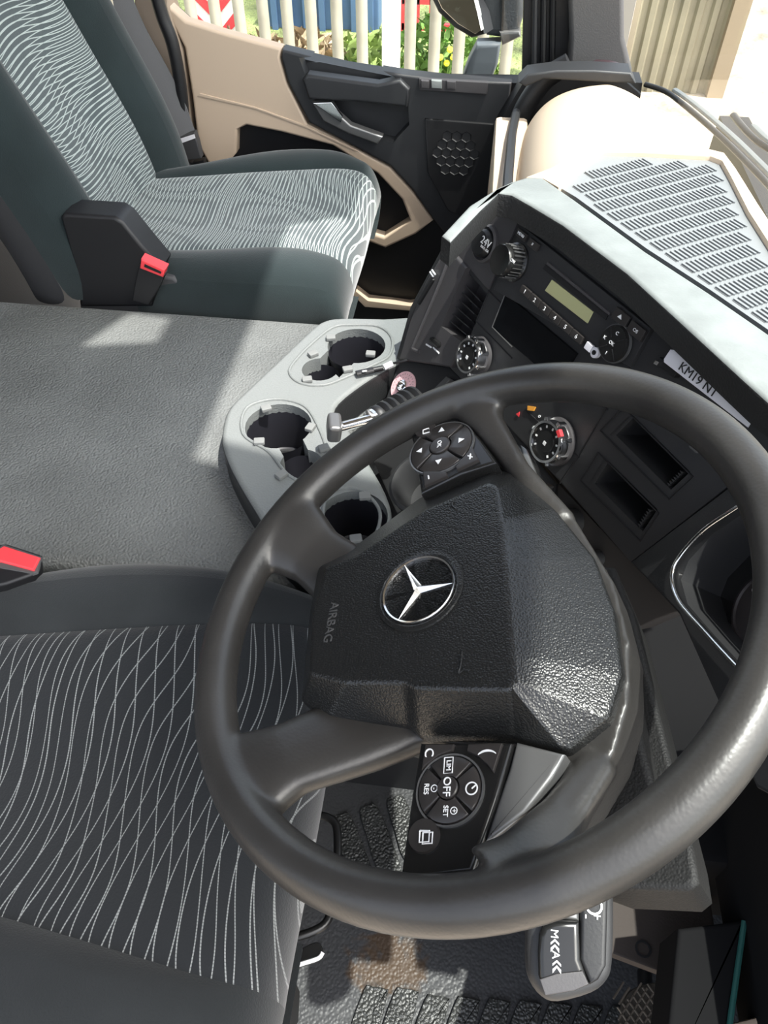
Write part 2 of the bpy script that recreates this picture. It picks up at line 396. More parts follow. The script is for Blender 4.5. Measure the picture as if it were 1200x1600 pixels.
# things behind the fence
def leafy(bm, c, r, n, leaf, squash=.8):
    c = V(c)
    for i in range(n):
        d = V((random.gauss(0, 1), random.gauss(0, 1), random.gauss(0, 1))).normalized()*r*random.random()**.4; d.z = abs(d.z)*squash*1.3
        a = V((random.gauss(0, 1), random.gauss(0, 1), random.gauss(0, 1))).normalized(); b = a.cross(V((random.random(), 1, random.random()))).normalized()
        q = c+d; s = leaf*random.uniform(.6, 1.3)
        bm.faces.new([bm.verts.new(q-a*s), bm.verts.new(q+b*s*.35), bm.verts.new(q+a*s), bm.verts.new(q-b*s*.35)])
lf1 = mat('leaf_green', (.14, .26, .05), .7, var=.4, varscale=3); lf2 = mat('leaf_light', (.28, .38, .10), .7, var=.4, varscale=3)
lf3 = mat('dry_stems', (.36, .27, .17), .8, var=.4, varscale=3)
bmw = bmesh.new()
for u, v, r, k in ((690, 70, .75, 0), (740, 110, .6, 1), (590, 85, .7, 1), (480, 70, .6, 2), (545, 105, .6, 0), (655, 120, .6, 1), (790, 130, .5, 0), (410, 65, .5, 2), (430, 90, .4, 1), (350, 60, .5, 2), (500, 100, .4, 1)):
    p = PY(u, v, 5.6); n0 = len(bmw.faces); leafy(bmw, (p.x, p.y, p.z-.25), r*.55, 900, .05); bmw.faces.ensure_lookup_table()
    for f in bmw.faces[n0:]: f.material_index = k
bmw.normal_update(); mew = bpy.data.meshes.new('weeds'); bmw.to_mesh(mew); bmw.free()
tag(link('weeds', mew, [lf1, lf2, lf3]), 'leafy green and dry brown weeds growing behind the pale fence', 'weeds', kind='stuff')
for u, v, wh_ in ((703, 78, 'topmost of the four'), (688, 90, 'leftmost of the four'), (698, 99, 'lowest of the four'), (708, 90, 'rightmost of the four')):
    p = PY(u, v, 4.95)
    fl = root('yellow_flower', (p.x, p.y, p.z-.3)); tag(fl, 'small yellow flower behind the fence, '+wh_, 'flower', 'yellow flowers behind the fence')
    tube('stem', [(p.x, p.y, p.z-.3), (p.x+.01, p.y, p.z)], .004, lf1, fl, 6)
    lathe('bloom', p, (0, -.7, .7), [(0, .008), (.010, .010), (.019, .004), (.015, -.006), (0, -.008)], mat('yellow_petal', (.9, .72, .03), .6), fl, 10)
# blue skip
bl = mat('skip_blue', (.07, .13, .24), .6, var=.2, varscale=2); rd = mat('red_paint', (.6, .05, .06), .5)
a = PY(420, 44, 9.0); b = PY(592, 44, 9.0)
sk = root('blue_skip', ((a.x+b.x)/2, 9.5, GZ+.1)); tag(sk, 'blue metal skip standing on the grass behind the fence', 'skip')
aabb('body', (a.x, 9.0, a.z), (b.x, 10.2, a.z+.62), bl, sk, .02)
for i in range(7):
    x = a.x+(b.x-a.x)*(i+.5)/7; aabb('rib', (x-.03, 8.94, a.z), (x+.03, 9.0, a.z+.6), bl, sk)
aabb('skid', (a.x+.1, 9.05, GZ+.2), (b.x-.1, 10.0, a.z), M['black'], sk)
# red frame trailer
a = PY(628, 40, 8.5); b = PY(674, 40, 8.5)
rt = root('red_trailer_frame', ((a.x+b.x)/2, 8.5, GZ)); tag(rt, 'red tubular trailer frame behind the fence', 'trailer')
for z in (a.z, a.z+.22): aabb('rail', (a.x, 8.47, z-.03), (b.x+.3, 8.53, z+.03), rd, rt)
for x in (a.x, (a.x+b.x)/2, b.x): aabb('upright', (x-.025, 8.47, GZ+.12), (x+.025, 8.53, a.z+.25), rd, rt)
# red and white chevron barrier + grey tank
a = PY(300, 0, 6.0); b = PY(370, 55, 6.0)
ba = root('chevron_barrier', ((a.x+b.x)/2, 6.0, GZ)); tag(ba, 'red and white chevron board seen past the passenger seat window', 'barrier')
wh = mat('barrier_white', (.8, .78, .76), .5); prism('board', [V((a.x, 6, b.z-.05)), V((b.x, 6, b.z-.05)), V((b.x, 6, a.z+.2)), V((a.x, 6, a.z+.2))], (0, .03, 0), wh, ba)
for k in range(5):
    z0 = b.z-.25+k*.17; xm = (a.x+b.x)/2; zc = lambda z: max(b.z-.05, min(a.z+.2, z))
    for s, xa, xb in ((1, a.x, xm), (-1, xm, b.x)):
        zl, zr = (z0+.14, z0) if s == 1 else (z0, z0+.14)
        prism('red_stripe', [V((xa, 5.996, zc(zl))), V((xb, 5.996, zc(zr))), V((xb, 5.996, zc(zr+.08)+.001)), V((xa, 5.996, zc(zl+.08)+.001))], (0, .004, 0), rd, ba)
aabb('foot', ((a.x+b.x)/2-.05, 6.03, GZ+.08), ((a.x+b.x)/2+.05, 6.09, a.z), M['black'], ba)

# ================================================================ PASSENGER DOOR
DY = 1.68
def D(pts, dy=0): return [PY(u, v, DY+dy) for u, v in pts]
door = structure(prism('door_1', D([(236, -30), (262, 15), (295, 45), (360, 62), (440, 84), (540, 108), (630, 122), (700, 128), (830, 130), (800, 300), (740, 520), (560, 560), (330, 560), (285, 300)], .02), (0, .05, 0), M['black']))
sub = lambda o: o
# beige upper trim with its curved lower strip
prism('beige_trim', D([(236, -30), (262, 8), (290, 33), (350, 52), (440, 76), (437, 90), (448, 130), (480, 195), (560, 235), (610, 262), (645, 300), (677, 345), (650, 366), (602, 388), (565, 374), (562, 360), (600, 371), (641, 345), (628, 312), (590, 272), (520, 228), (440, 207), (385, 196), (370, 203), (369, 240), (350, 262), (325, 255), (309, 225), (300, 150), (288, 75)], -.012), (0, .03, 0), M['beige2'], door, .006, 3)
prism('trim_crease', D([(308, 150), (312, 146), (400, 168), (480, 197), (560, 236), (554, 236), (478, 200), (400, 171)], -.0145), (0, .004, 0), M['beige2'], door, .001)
up = prism('pull_panel', D([(441, 78), (540, 102), (632, 117), (700, 125), (800, 129), (792, 180), (770, 300), (745, 420), (700, 372), (676, 342), (645, 298), (610, 260), (560, 233), (483, 192), (450, 130), (439, 90)], -.016), (0, .036, 0), M['darkgrey'], door, .005, 3)
cut(up, [(D([(462, 99), (500, 97), (596, 121), (634, 140), (637, 205), (612, 233), (560, 222), (500, 195), (480, 150)], -.05), V((0, .07, 0)))])
prism('grab_bar', D([(472, 125), (480, 117), (590, 132), (625, 125), (640, 140), (636, 168), (560, 160), (482, 156)], -.03), (0, .03, 0), M['darkgrey'], door, .006, 3)
prism('recess_back', D([(462, 99), (500, 97), (640, 125), (640, 228), (600, 240), (500, 200), (480, 150)], .018), (0, .004, 0), M['darkgrey'], door)
hd = prism('door_handle', D([(487, 160), (518, 160), (528, 178), (548, 196), (598, 214), (590, 226), (545, 210), (505, 190)], -.03), (0, .02, 0), M['satin'], door, .004, 3)
prism('handle_blade', D([(488, 161), (518, 160), (535, 182), (533, 192)], -.036), (0, .006, 0), M['chrome'], door, .002)
# speaker
prism('speaker_cover', D([(664, 186), (778, 195), (765, 310), (748, 352), (700, 330), (668, 270)], -.022), (0, .01, 0), M['black'], door, .003)
def hexgrid():
    c = PY(712, 240, DY-.026); bm = bmesh.new(); R_ = .058; s = .0115
    for i in range(-6, 7):
        for j in range(-6, 7):
            x = s*1.75*(i+.5*(j % 2)); z = s*1.52*j
            if math.hypot(x, z) > R_-s*.6: continue
            o = [bm.verts.new(c+V((x+math.sin(math.pi/3*k)*s, 0, z+math.cos(math.pi/3*k)*s))) for k in range(6)]
            q = [bm.verts.new(c+V((x+math.sin(math.pi/3*k)*s*.84, .003, z+math.cos(math.pi/3*k)*s*.84))) for k in range(6)]
            for k in range(6): bm.faces.new((o[k], o[(k+1) % 6], q[(k+1) % 6], q[k]))
            bm.faces.new(q)
    return link('speaker_mesh', to_mesh(bm), M['dash'], door)
hexgrid()
sw = prism('switch_panel', D([(655, 123), (763, 129), (761, 148), (655, 141)], -.022), (0, .01, 0), M['dash_grey'], door, .002)
for a_ in ((658, 126, 670, 138), (674, 126, 690, 138), (698, 127, 712, 139)):
    prism('window_switch', D([(a_[0], a_[1]), (a_[2], a_[1]+1), (a_[2], a_[3]+1), (a_[0], a_[3])], -.03), (0, .01, 0), M['padtop'] if a_[0] == 674 else M['dash_grey'], sw, .002)
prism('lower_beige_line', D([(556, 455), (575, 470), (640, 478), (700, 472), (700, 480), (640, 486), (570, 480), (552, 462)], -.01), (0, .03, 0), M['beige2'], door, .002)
structure(tube('trim_1', D([(262, -400), (246, -150), (240, -40), (252, 20), (270, 70), (283, 140), (290, 220), (298, 300)], -.05), .013, M['black'], None, 12, sm=6))
structure(prism('wall_pillar_rear', [PY(u, v, 1.66) for u, v in ((205, -420), (272, -420), (262, 10), (283, 80), (300, 230), (320, 420), (250, 420), (210, 100))], (0, .06, 0), mat('pillar_beige', (.33, .26, .2), .6), None, .006))
structure(prism('wall_pillar_front', [PY(u, v, 1.66) for u, v in ((872, -400), (890, 60), (886, 118), (980, 128), (988, 110), (976, 60), (972, -400))], (0, .05, 0), mat('pillar_grey', (.065, .065, .065), .6, bump=.2, scale=400), None, .01, 3))
tr = structure(prism('trim_2', [PY(u, v, 1.70) for u, v in ((826, -400), (815, 125), (890, 122), (890, -400))], (0, .04, 0), M['black'], None, .004))
for u in (838, 852, 866): tube('seal_rib', [PY(u+4, -400, 1.695), PY(u-4, 120, 1.695)], .006, M['darkgrey'] if u == 838 else M['black'], tr, 8)

# side mirror outside the door
my = 1.98
mr = root('side_mirror', PY(755, 60, my)); tag(mr, 'large side mirror on a short arm outside the passenger window', 'mirror')
prism('housing', [PY(u, v, my) for u, v in ((738, -120), (748, 30), (760, 58), (790, 62), (812, 48), (820, 20), (822, -120))], (0, .10, 0), mat('mirror_plastic', (.05, .055, .06), .5, bump=.3, scale=200), mr, .02, 4)
prism('housing_seam', [PY(u, v, my-.004) for u, v in ((787, -120), (783, 60), (786, 61), (791, -120))], (0, .01, 0), M['black'], mr)
gp = [(648, -120), (674, -20), (690, 14), (715, 38), (742, 54), (752, 48), (746, 20), (736, -20), (732, -120)]
MG = V((-.45, -.87, -.05)).normalized(); MP = PY(705, 20, my-.04)
prism('mirror_glass', [on(u, v, MP, MG) for u, v in gp], -MG*.015, M['glassmirror'], mr, .003)
prism('glass_frame', [on(u+(-6 if u < 745 else 5), v+6, MP-MG*.008, MG) for u, v in gp], -MG*.04, M['black'], mr, .006)
prism('arm', [PY(u, v, my-.02) for u, v in ((745, 70), (783, 68), (778, 100), (768, 125), (722, 122), (732, 95))], (0, .05, 0), mat('arm_grey', (.10, .115, .13), .5), mr, .008, 3)
prism('arm_cap', [PY(u, v, my-.01) for u, v in ((780, 50), (812, 48), (814, 58), (785, 72))], (0, .05, 0), M['satin'], mr, .006, 3)

# ================================================================ ENGINE TUNNEL + CONSOLE
BZ = .50
tun = root('engine_tunnel', (-.5, .75, 0)); tag(tun, 'grained grey vinyl engine tunnel cover between the two seats', 'tunnel cover')
bm = bmesh.new()
prism_bm(bm, [V((-1.09, .495, BZ)), V((-.13, .495, BZ)), V((-.10, .56, BZ)), V((-.155, .72, BZ)), V((-.16, .77, BZ)), V((-.09, .86, BZ)), V((-.085, 1.04, BZ)), V((-1.09, 1.04, BZ))], (0, 0, -.5), .02, 4)
link('tunnel_cover', to_mesh(bm), M['bench'], tun)
aabb('tunnel_shade_block', (-.3, .47, 0), (.12, 1.04, .36), M['void'], tun)  # near-black block added as the darkness below the console notch
TZ = .55
def T(pts, z=TZ): return [PZ(u, v, z) for u, v in pts]
con = root('centre_console', PZ(480, 640, BZ)); tag(con, 'grey moulded console tray with cup holders between seats and dash', 'console')
outl = [(349, 655), (360, 632), (384, 608), (430, 565), (482, 516), (505, 500), (535, 495), (600, 496), (655, 498), (640, 555), (604, 576), (568, 598), (530, 628), (524, 648), (545, 668), (575, 718), (603, 768), (613, 808), (600, 850), (565, 880), (500, 900), (440, 860), (400, 800), (362, 735), (346, 690)]
sp = spline(T(outl), 3, closed=True)
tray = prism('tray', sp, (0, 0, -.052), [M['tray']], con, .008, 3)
def disc(u, v, r, z=TZ, k=28, sx=1., sy=1., rot=0.):
    c = PZ(u, v, z); return [c+V((math.cos(t+rot)*r*sx, math.sin(t+rot)*r*sy, 0)) for t in [2*math.pi*i/k for i in range(k)]]
dn6 = V((0, 0, -.2)); up1 = V((0, 0, .02))
HOLES = [(557, 540, .036, .055), (500, 573, .023, .05), (435, 668, .040, .06), (472, 728, .024, .05), (553, 806, .036, .055)]
def lift(pts, z): return [p+V((0, 0, z)) for p in pts]
for p in tray.data.polygons: p.material_index = 1 if abs(p.normal.z) < .35 else 0  # upright faces take the dark colour in place of shade
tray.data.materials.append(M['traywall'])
cut(tray, [(lift(disc(557, 540, .043), .03), dn6)]); cut(tray, [(lift(disc(435, 665, .044), .03), dn6)]); cut(tray, [(lift(disc(553, 806, .040), .03), dn6)])
cut(tray, [(lift(disc(500, 577, .026), .03), dn6)]); cut(tray, [(lift(disc(471, 725, .027), .03), dn6)])
cut(tray, [(lift(T([(500, 560), (530, 530), (560, 560), (530, 590)]), .03), dn6)]); cut(tray, [(lift(T([(430, 690), (470, 680), (492, 725), (455, 735)]), .03), dn6)])
# the tunnel needs wells too
tc_ = [c for c in tun.children][0]
for u, v, r in ((557, 540, .047), (435, 665, .048), (553, 806, .044), (500, 577, .03), (471, 725, .031)):
    cut(tc_, [(lift(disc(u, v, r), .0), V((0, 0, -.16)))])
for u, v, r in ((557, 540, .043), (435, 665, .044), (553, 806, .040)):
    c = PZ(u, v, TZ)
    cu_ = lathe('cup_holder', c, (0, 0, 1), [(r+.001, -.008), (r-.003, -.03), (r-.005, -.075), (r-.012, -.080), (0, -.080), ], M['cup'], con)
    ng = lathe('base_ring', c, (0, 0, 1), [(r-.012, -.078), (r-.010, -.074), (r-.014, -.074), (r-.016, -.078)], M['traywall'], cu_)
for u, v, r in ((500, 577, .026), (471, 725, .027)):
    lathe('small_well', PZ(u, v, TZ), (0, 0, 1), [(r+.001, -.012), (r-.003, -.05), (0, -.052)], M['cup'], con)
# raised rims round the holders
def rimline(pts, nm='holder_rim'):
    tube(nm, spline(T(pts, TZ+.0005), 5, closed=True)+[T(pts, TZ+.0005)[0]], .0022, M['tray'], con, 8)
rimline([(545, 508), (590, 510), (612, 528), (608, 556), (580, 572), (540, 590), (505, 602), (468, 598), (452, 580), (468, 556), (495, 530), (520, 512)])
rimline([(385, 638), (430, 624), (475, 634), (498, 668), (512, 710), (508, 742), (475, 752), (448, 740), (420, 706), (380, 678)])
rimline([(515, 770), (560, 765), (592, 795), (588, 832), (560, 858), (525, 850), (505, 815)])
# clips
for u, v, rt_ in ((517, 528, .2), (579, 553, 0), (489, 553, .7), (543, 577, .4), (480, 593, .3), (416, 638, .5), (405, 690, .2), (485, 668, 1.3), (440, 742, .9), (506, 700, .5), (556, 842, .3), (570, 775, .2)):
    c = PZ(u, v, TZ+.003); ax = V((math.cos(rt_), math.sin(rt_), 0)); ay = V((-ax.y, ax.x, 0))
    obox('grip_tab', c, ax, ay, .014, .011, .006, M['rubber'], con, .0015)
# thin partition lines
# dropped charging lead lying at the tray edge
lead = root('charging_lead', PZ(590, 580, TZ)); tag(lead, 'short black charging lead with a flat plug on the console tray', 'cable')
d1 = PZ(557, 584, TZ+.006); d2 = PZ(583, 578, TZ+.006); d3 = PZ(603, 574, TZ+.007); d4 = PZ(613, 568, TZ+.01); d5 = PZ(640, 562, TZ+.02)
tube('plug', [d1, d2], .0055, M['black'], lead, 10, flat=.6); tube('plug_grip', [d2, PZ(598, 575, TZ+.006)], .004, M['black'], lead, 10)
tube('white_sleeve', [PZ(600, 574, TZ+.007), d4], .0045, M['card'], lead, 10); tube('cord', [d4, d5, PZ(655, 560, TZ+.0)], .0018, M['black'], lead, 8, sm=5)
tube('plug_mark', [PZ(566, 580.5, TZ+.0115), PZ(573, 579.3, TZ+.0115)], .0012, M['white'], lead, 6)

# ================================================================ DASHBOARD
A0 = CAM+ray(811, 347)*.85
dd = V((-.545, .839, 0)).normalized(); dnv = V((-.515, -.347, -1.6)).normalized()
SN = dd.cross(dnv).normalized()
if SN.z < 0: SN = -SN
SX = -dd; SY = SN.cross(SX).normalized()
def S(u, v, h=0.): return on(u, v, A0+SN*h, SN)
def Sp(pts, h=0.): return [S(u, v, h) for u, v in pts]
dash = root('dashboard', (.25, .75, 0)); tag(dash, 'dark dashboard wrapping round the driver with grey padded top and beige surround', 'dashboard')
face = prism('centre_stack', Sp([(700, 368), (745, 336), (776, 318), (795, 318), (815, 334), (925, 416), (1030, 498), (1165, 600), (1265, 680), (1225, 700), (1148, 753), (985, 880), (875, 755), (795, 670), (700, 573), (618, 560), (640, 480)]), -SN*.10, M['dash'], dash, .003)
pk1 = [(962, 648), (985, 645), (1068, 735), (1040, 768)]
pk1 = [(981, 651), (1068, 738), (1038, 766), (952, 680)]; pk2 = [(941, 721), (1017, 797), (994, 832), (919, 756)]
cut(face, [(Sp(pk1, .01), -SN*.07)]); cut(face, [(Sp(pk2, .01), -SN*.07)])
# saw-tooth rims inside the pockets
for pk in (pk1, pk2):
    q = [S(u, v) for u, v in pk]
    for a, b in ((q[0], q[3]), (q[1], q[2])):
        dvec = (b-a); n_ = 9; bm = bmesh.new(); inw = (q[1]-q[0]).normalized()*(1 if a is q[0] else -1)
        for k in range(n_):
            p0 = a+dvec*(k/n_); p1 = a+dvec*((k+.9)/n_); pm = a+dvec*((k+.45)/n_)+inw*.004
            prism_bm(bm, [p0, p1, pm], -SN*.02)
        link('pocket_teeth', to_mesh(bm), M['dash'], face)
for pk, m_ in ((pk1, 12), (pk2, 12)):
    c = V((sum(p[0] for p in pk)/4, sum(p[1] for p in pk)/4))
    o1 = [(c.x+(p[0]-c.x)*1.25, c.y+(p[1]-c.y)*1.25) for p in pk]
    tube('pocket_outline', Sp(o1+[o1[0]], .0005), .0009, M['void'], face, 6)
# seams
for a, b in (((811, 345), (744, 502)), ((1021, 510), (901, 717)), ((763, 454), (950, 640)), ((744, 502), (800, 560)), ((901, 717), (875, 755)), ((820, 640), (905, 715)), ((930, 650), (945, 700)), ((1090, 690), (985, 880))):
    if a == (1090, 690) or a == (930, 650): continue
    tube('panel_seam', [S(*a, .0002), S(*b, .0002)], .0009, M['void'], face, 6)
# 24V panel and socket cover
prism('socket_panel', Sp([(702, 372), (745, 346), (776, 328), (793, 329), (809, 346), (763, 452), (756, 446), (703, 384)], .003), -SN*.004, M['dash_grey'], dash, .001)
sc_ = S(759, 381, .004)
lathe('socket_ring', sc_, SN, [(.023, -.003), (.022, .003), (.0195, .005), (.018, .001), (0, .001)], M['dash_grey'], dash)
cap = lathe('socket_cap', sc_, SN, [(0, .012), (.014, .011), (.0165, .006), (.017, 0)], M['black'], dash)
text('cap_text', '24V', S(759, 379, .018), SX, SY, .0125, M['white'], cap); text('cap_text', 'MAX 15A', S(757, 389, .018), SX, SY, .0042, M['white'], cap)

# radio unit
rad = root('radio_unit', S(900, 450)); tag(rad, 'black in-dash radio with olive display and numbered buttons', 'radio')
prism('fascia', Sp([(815, 352), (1017, 513), (984, 573), (962, 562), (770, 452)], .006), -SN*.008, M['dash'], rad, .0015)
kb = S(806, 410, .006)
kn = lathe('volume_knob', kb, SN, [(.0215, 0), (.0215, .003), (.018, .005), (.018, .022), (.0165, .025), (.010, .024), (0, .023)], M['gloss'], rad)
kr = S(806, 410, .008)
bm = bmesh.new()
for k in range(24):
    t = 2*math.pi*k/24; dr = SX*math.cos(t)+SY*math.sin(t); c = kr+dr*.0178
    prism_bm(bm, [c+SN*.002, c+dr.cross(SN)*.0012+SN*.002, c+dr*.0012+SN*.002], SN*.016)
link('knob_ribs', to_mesh(bm), M['satin'], kn)
text('knob_text', 'ON', S(801, 408, .032), SX, SY, .005, M['white'], kn)
prism('display', Sp([(862, 437), (926, 487), (917, 505), (851, 454)], .0075), -SN*.002, M['lcd'], rad, .0004)
prism('disc_slot', Sp([(853, 412), (950, 492), (946, 500), (848, 420)], .0072), -SN*.002, M['void'], rad)
prism('disc_slot_lip', Sp([(855, 409), (953, 489), (951, 493), (853, 413)], .009), -SN*.003, M['dash_grey'], rad, .0005)
bpos = [(822, 456), (838, 470), (855, 484), (870, 497), (885, 511), (901, 525)]
ex2 = (S(901, 525)-S(822, 456)).normalized(); ey2 = SN.cross(ex2)
pitch = (S(901, 525)-S(822, 456)).length/5
for k, (u, v) in enumerate(bpos):
    c = S(822, 456, .009)+ex2*pitch*k
    bt = obox('preset_button', c, ex2, ey2, pitch*.93, .0085, .004, M['button'], rad, .0008)
    text('digit', str(k+1), c+SN*.0022, ex2, ey2, .0065, M['white'], bt)
c = S(822, 456, .009)+ex2*pitch*6.05
bt = obox('mode_button', c, ex2, ey2, pitch*.5, .008, .004, M['card'], rad, .0008)
bt = lathe('disc_button', c+ex2*.011, SN, [(.0055, -.002), (.0055, .002), (0, .0025)], M['card'], rad, 20); lathe('disc_button_centre', c+ex2*.011, SN, [(.0025, .002), (.0025, .0032), (0, .0032)], M['black'], bt, 16)
for (u, v, s) in ((816, 367, 'MENU'), (834, 382, '//')):
    c = S(u, v, .009); bt = obox('menu_button', c, SX, SY, .0175, .0085, .004, M['button'], rad, .0008); text('button_text', s, c+SN*.0022, SX, SY, .0045, M['white'], bt)
for (u, v, s) in ((971, 496, '\u25B2'), (995, 517, 'C/S')):
    c = S(u, v, .009); bt = obox('eject_button', c, SX, SY, .021, .012, .004, M['button'], rad, .0008)
    if s == '\u25B2': prism('eject_mark', [c+SN*.0024+SX*a_+SY*b_ for a_, b_ in ((-.003, -.001), (.003, -.001), (0, .003))], SN*.0004, M['white'], bt)
    else: text('button_text', s, c+SN*.0022, SX, SY, .0045, M['white'], bt)
cp = S(963, 537, .008)
rk = lathe('rocker_disc', cp, SN, [(.0185, -.002), (.0185, .003), (.017, .006), (0, .007)], M['gloss'], rad)
tb = lathe('rocker_bezel', cp, SN, [(.0195, 0), (.0192, .003), (.0185, .003), (.0185, 0)], M['satin'], rk)
for t in (45, 135, 225, 315):
    dr = SX*math.cos(math.radians(t))+SY*math.sin(math.radians(t)); tube('rocker_split', [cp+SN*.007+dr*.006, cp+SN*.0055+dr*.0175], .0006, M['void'], rk, 5)
for s, dx, dy in (('K', -.011, 0), ('C', 0, .011), ('OK', 0, 0), ('I', 0, -.011)): text('rocker_text', s, cp+SN*.0072+SX*dx+SY*dy, SX, SY, .005, M['white'], rk)

# dark tray opening / screen
scr = prism('screen', Sp([(790, 459), (900, 552), (870, 600), (768, 512)], .004), -SN*.006, M['screen'], None, .001); tag(scr, 'blank black screen below the radio in the centre stack', 'screen')
tb = tube('screen_edge', [S(789, 460, .0045), S(769, 511, .0045), S(800, 542, .0045)], .0007, M['satin'], scr, 6)
# climate dials
def dial(u, v, r, label, red):
    c = S(u, v, .004); d = root('climate_dial', c); tag(d, label, 'dial')
    lathe('base', c, SN, [(r*1.12, -.003), (r*1.1, .002), (r*1.0, .003)], M['dash_grey'], d)
    lathe('chrome_ring', c, SN, [(r, .002), (r*1.0, .012), (r*.95, .016), (r*.84, .016), (r*.82, .012)], M['chrome'], d, 48)
    f = lathe('face', c, SN, [(r*.84, .013), (r*.5, .0135), (r*.48, .0145), (0, .0145)], M['gloss'], d, 40)
    for k in range(9):
        t = math.radians(225-k*33.75); dr = SX*math.cos(t)+SY*math.sin(t); q = c+dr*r*.67+SN*.0138
        obox('face_mark', q, dr, SN.cross(dr), .0028, .002, .0005, M['white'], f, 0)
    for k in range(5):
        t = math.radians(-70+k*45+20); dr = SX*math.cos(t)+SY*math.sin(t); obox('grip_tooth', c+dr*r*1.0+SN*.008, dr, SN.cross(dr), .006, .005, .012, M['chrome'], d, .0012)
    obox('face_mark', c+SN*.015-SY*.002, SX, SY, .004, .004, .0005, M['white'], f, 0)
    if red:
        t = math.radians(60); dr = SX*math.cos(t)+SY*math.sin(t); obox('red_mark', c+dr*r*.93+SN*.0145, SN.cross(dr), dr, .008, .005, .005, M['red'], d, .0005)
dial(745, 557, .0225, 'chrome ringed climate dial beside the air vent', False)
dial(867, 690, .0245, 'chrome ringed temperature dial with a red mark behind the wheel', True)
for u, v, s in ((810, 647, '\u25B2'), (843, 650, 'o'), (834, 668, '#')):
    text('stack_icon', s, S(u, v, .001), SX, SY, .007, M['red'] if u == 810 else M['white'], face)
prism('amber_lamp', Sp([(824, 634), (836, 636), (833, 642), (824, 641)], .002), -SN*.002, mat('amber', (.8, .35, .05), .4), face)

# card in the slot with the number plate lettering
card = root('registration_card', S(1090, 590, .01)); tag(card, 'white card lettered with a registration number tucked under the dash lip', 'card')
prism('card_sheet', Sp([(1047, 546), (1054, 547), (1180, 648), (1168, 668), (1037, 566), (1037, 561)], .012), -SN*.0015, M['card'], card, .0005)
text('card_text', 'KM19 NT', S(1062, 571, .0126), (S(1168, 655)-S(1047, 558)), SY, .0115, mat('ink', (.02, .02, .02), .6), card, align='LEFT')
prism('card_clip', Sp([(1030, 558), (1036, 562), (1060, 582), (1052, 590), (1022, 566)], .008), -SN*.008, M['black'], dash, .001)
prism('clip_metal', Sp([(1024, 563), (1030, 566), (1026, 571), (1021, 568)], .011), -SN*.003, M['chrome'], dash)
tube('lip_line', [S(1057, 538, .003), S(1150, 618, .003)], .0006, M['dash_grey'], face, 5)
slp = obox('slide_knob', S(1090, 697, .004), SX, SY, .011, .010, .009, M['satin'], dash, .002)
tube('slide_slot', [S(1050, 664, .001), S(1086, 694, .001)], .0018, M['void'], face, 6)

# air vent housing
vent = root('air_vent', S(690, 480)); tag(vent, 'black louvred air vent at the passenger end of the centre stack', 'vent')
vo = [(698, 383), (763, 456), (744, 502), (703, 572), (660, 566), (626, 562), (634, 500), (655, 462)]
vi = [(708, 405), (750, 455), (748, 470), (716, 546), (690, 529), (667, 510), (686, 460), (705, 408)]
vh = prism('vent_housing', Sp([(698, 383), (762, 456), (742, 504), (703, 574), (622, 562), (640, 500), (664, 440)], .008), -SN*.05, M['dash_grey'], vent, .004, 3)
cut(vh, [(Sp([(709, 408), (751, 458), (750, 466), (716, 545), (668, 508)], .03), -SN*.055)])
prism('vent_back', Sp([(700, 400), (765, 470), (716, 560), (655, 520)], -.035), -SN*.003, M['void'], vent)
cut(face, [(Sp([(709, 408), (751, 458), (750, 466), (716, 545), (668, 508)], .01), -SN*.06)])
for k in range(8):
    t = (k+.6)/8.3
    a = S(709+(668-709)*t, 410+(508-410)*t, .0); b = S(752+(716-752)*t, 458+(545-458)*t, .0)
    if k == 0: b = S(738, 441)
    ax = (b-a); L = ax.length; ax.normalize(); ay = (SN*.75+SY.cross(V((0,0,0)))+SY*.3).normalized()
    obox('louvre', (a+b)/2-SN*.012, ax, (SN*.9+SY*.45).normalized(), L, .022, .0015, M['dash'], vent, .0004)
obox('thumb_wheel', S(682, 535, .008), S(700, 548)-S(668, 523), SN, .022, .012, .008, M['gloss'], vent, .003)
tube('wheel_marks', [S(666, 538, .0085), S(674, 543, .0085)], .0012, M['white'], vent, 5); tube('wheel_marks', [S(677, 543, .0085), S(686, 552, .0085)], .0012, M['white'], vent, 5)
obox('side_slider', S(668, 455, .006), S(676, 440)-S(655, 475), SN, .045, .012, .008, M['black'], vent, .003)
tube('slider_icon', [S(672, 425, .011), S(677, 432, .011)], .0014, M['white'], vent, 5); tube('slider_icon', [S(675, 422, .011), S(680, 429, .011)], .0014, M['white'], vent, 5)
tube('vent_ridge', [S(702, 402, .009), S(684, 450, .009), S(648, 535, .009), S(645, 545, .009), S(656, 550, .009)], .0025, M['dash_grey'], vent, 8, sm=4)

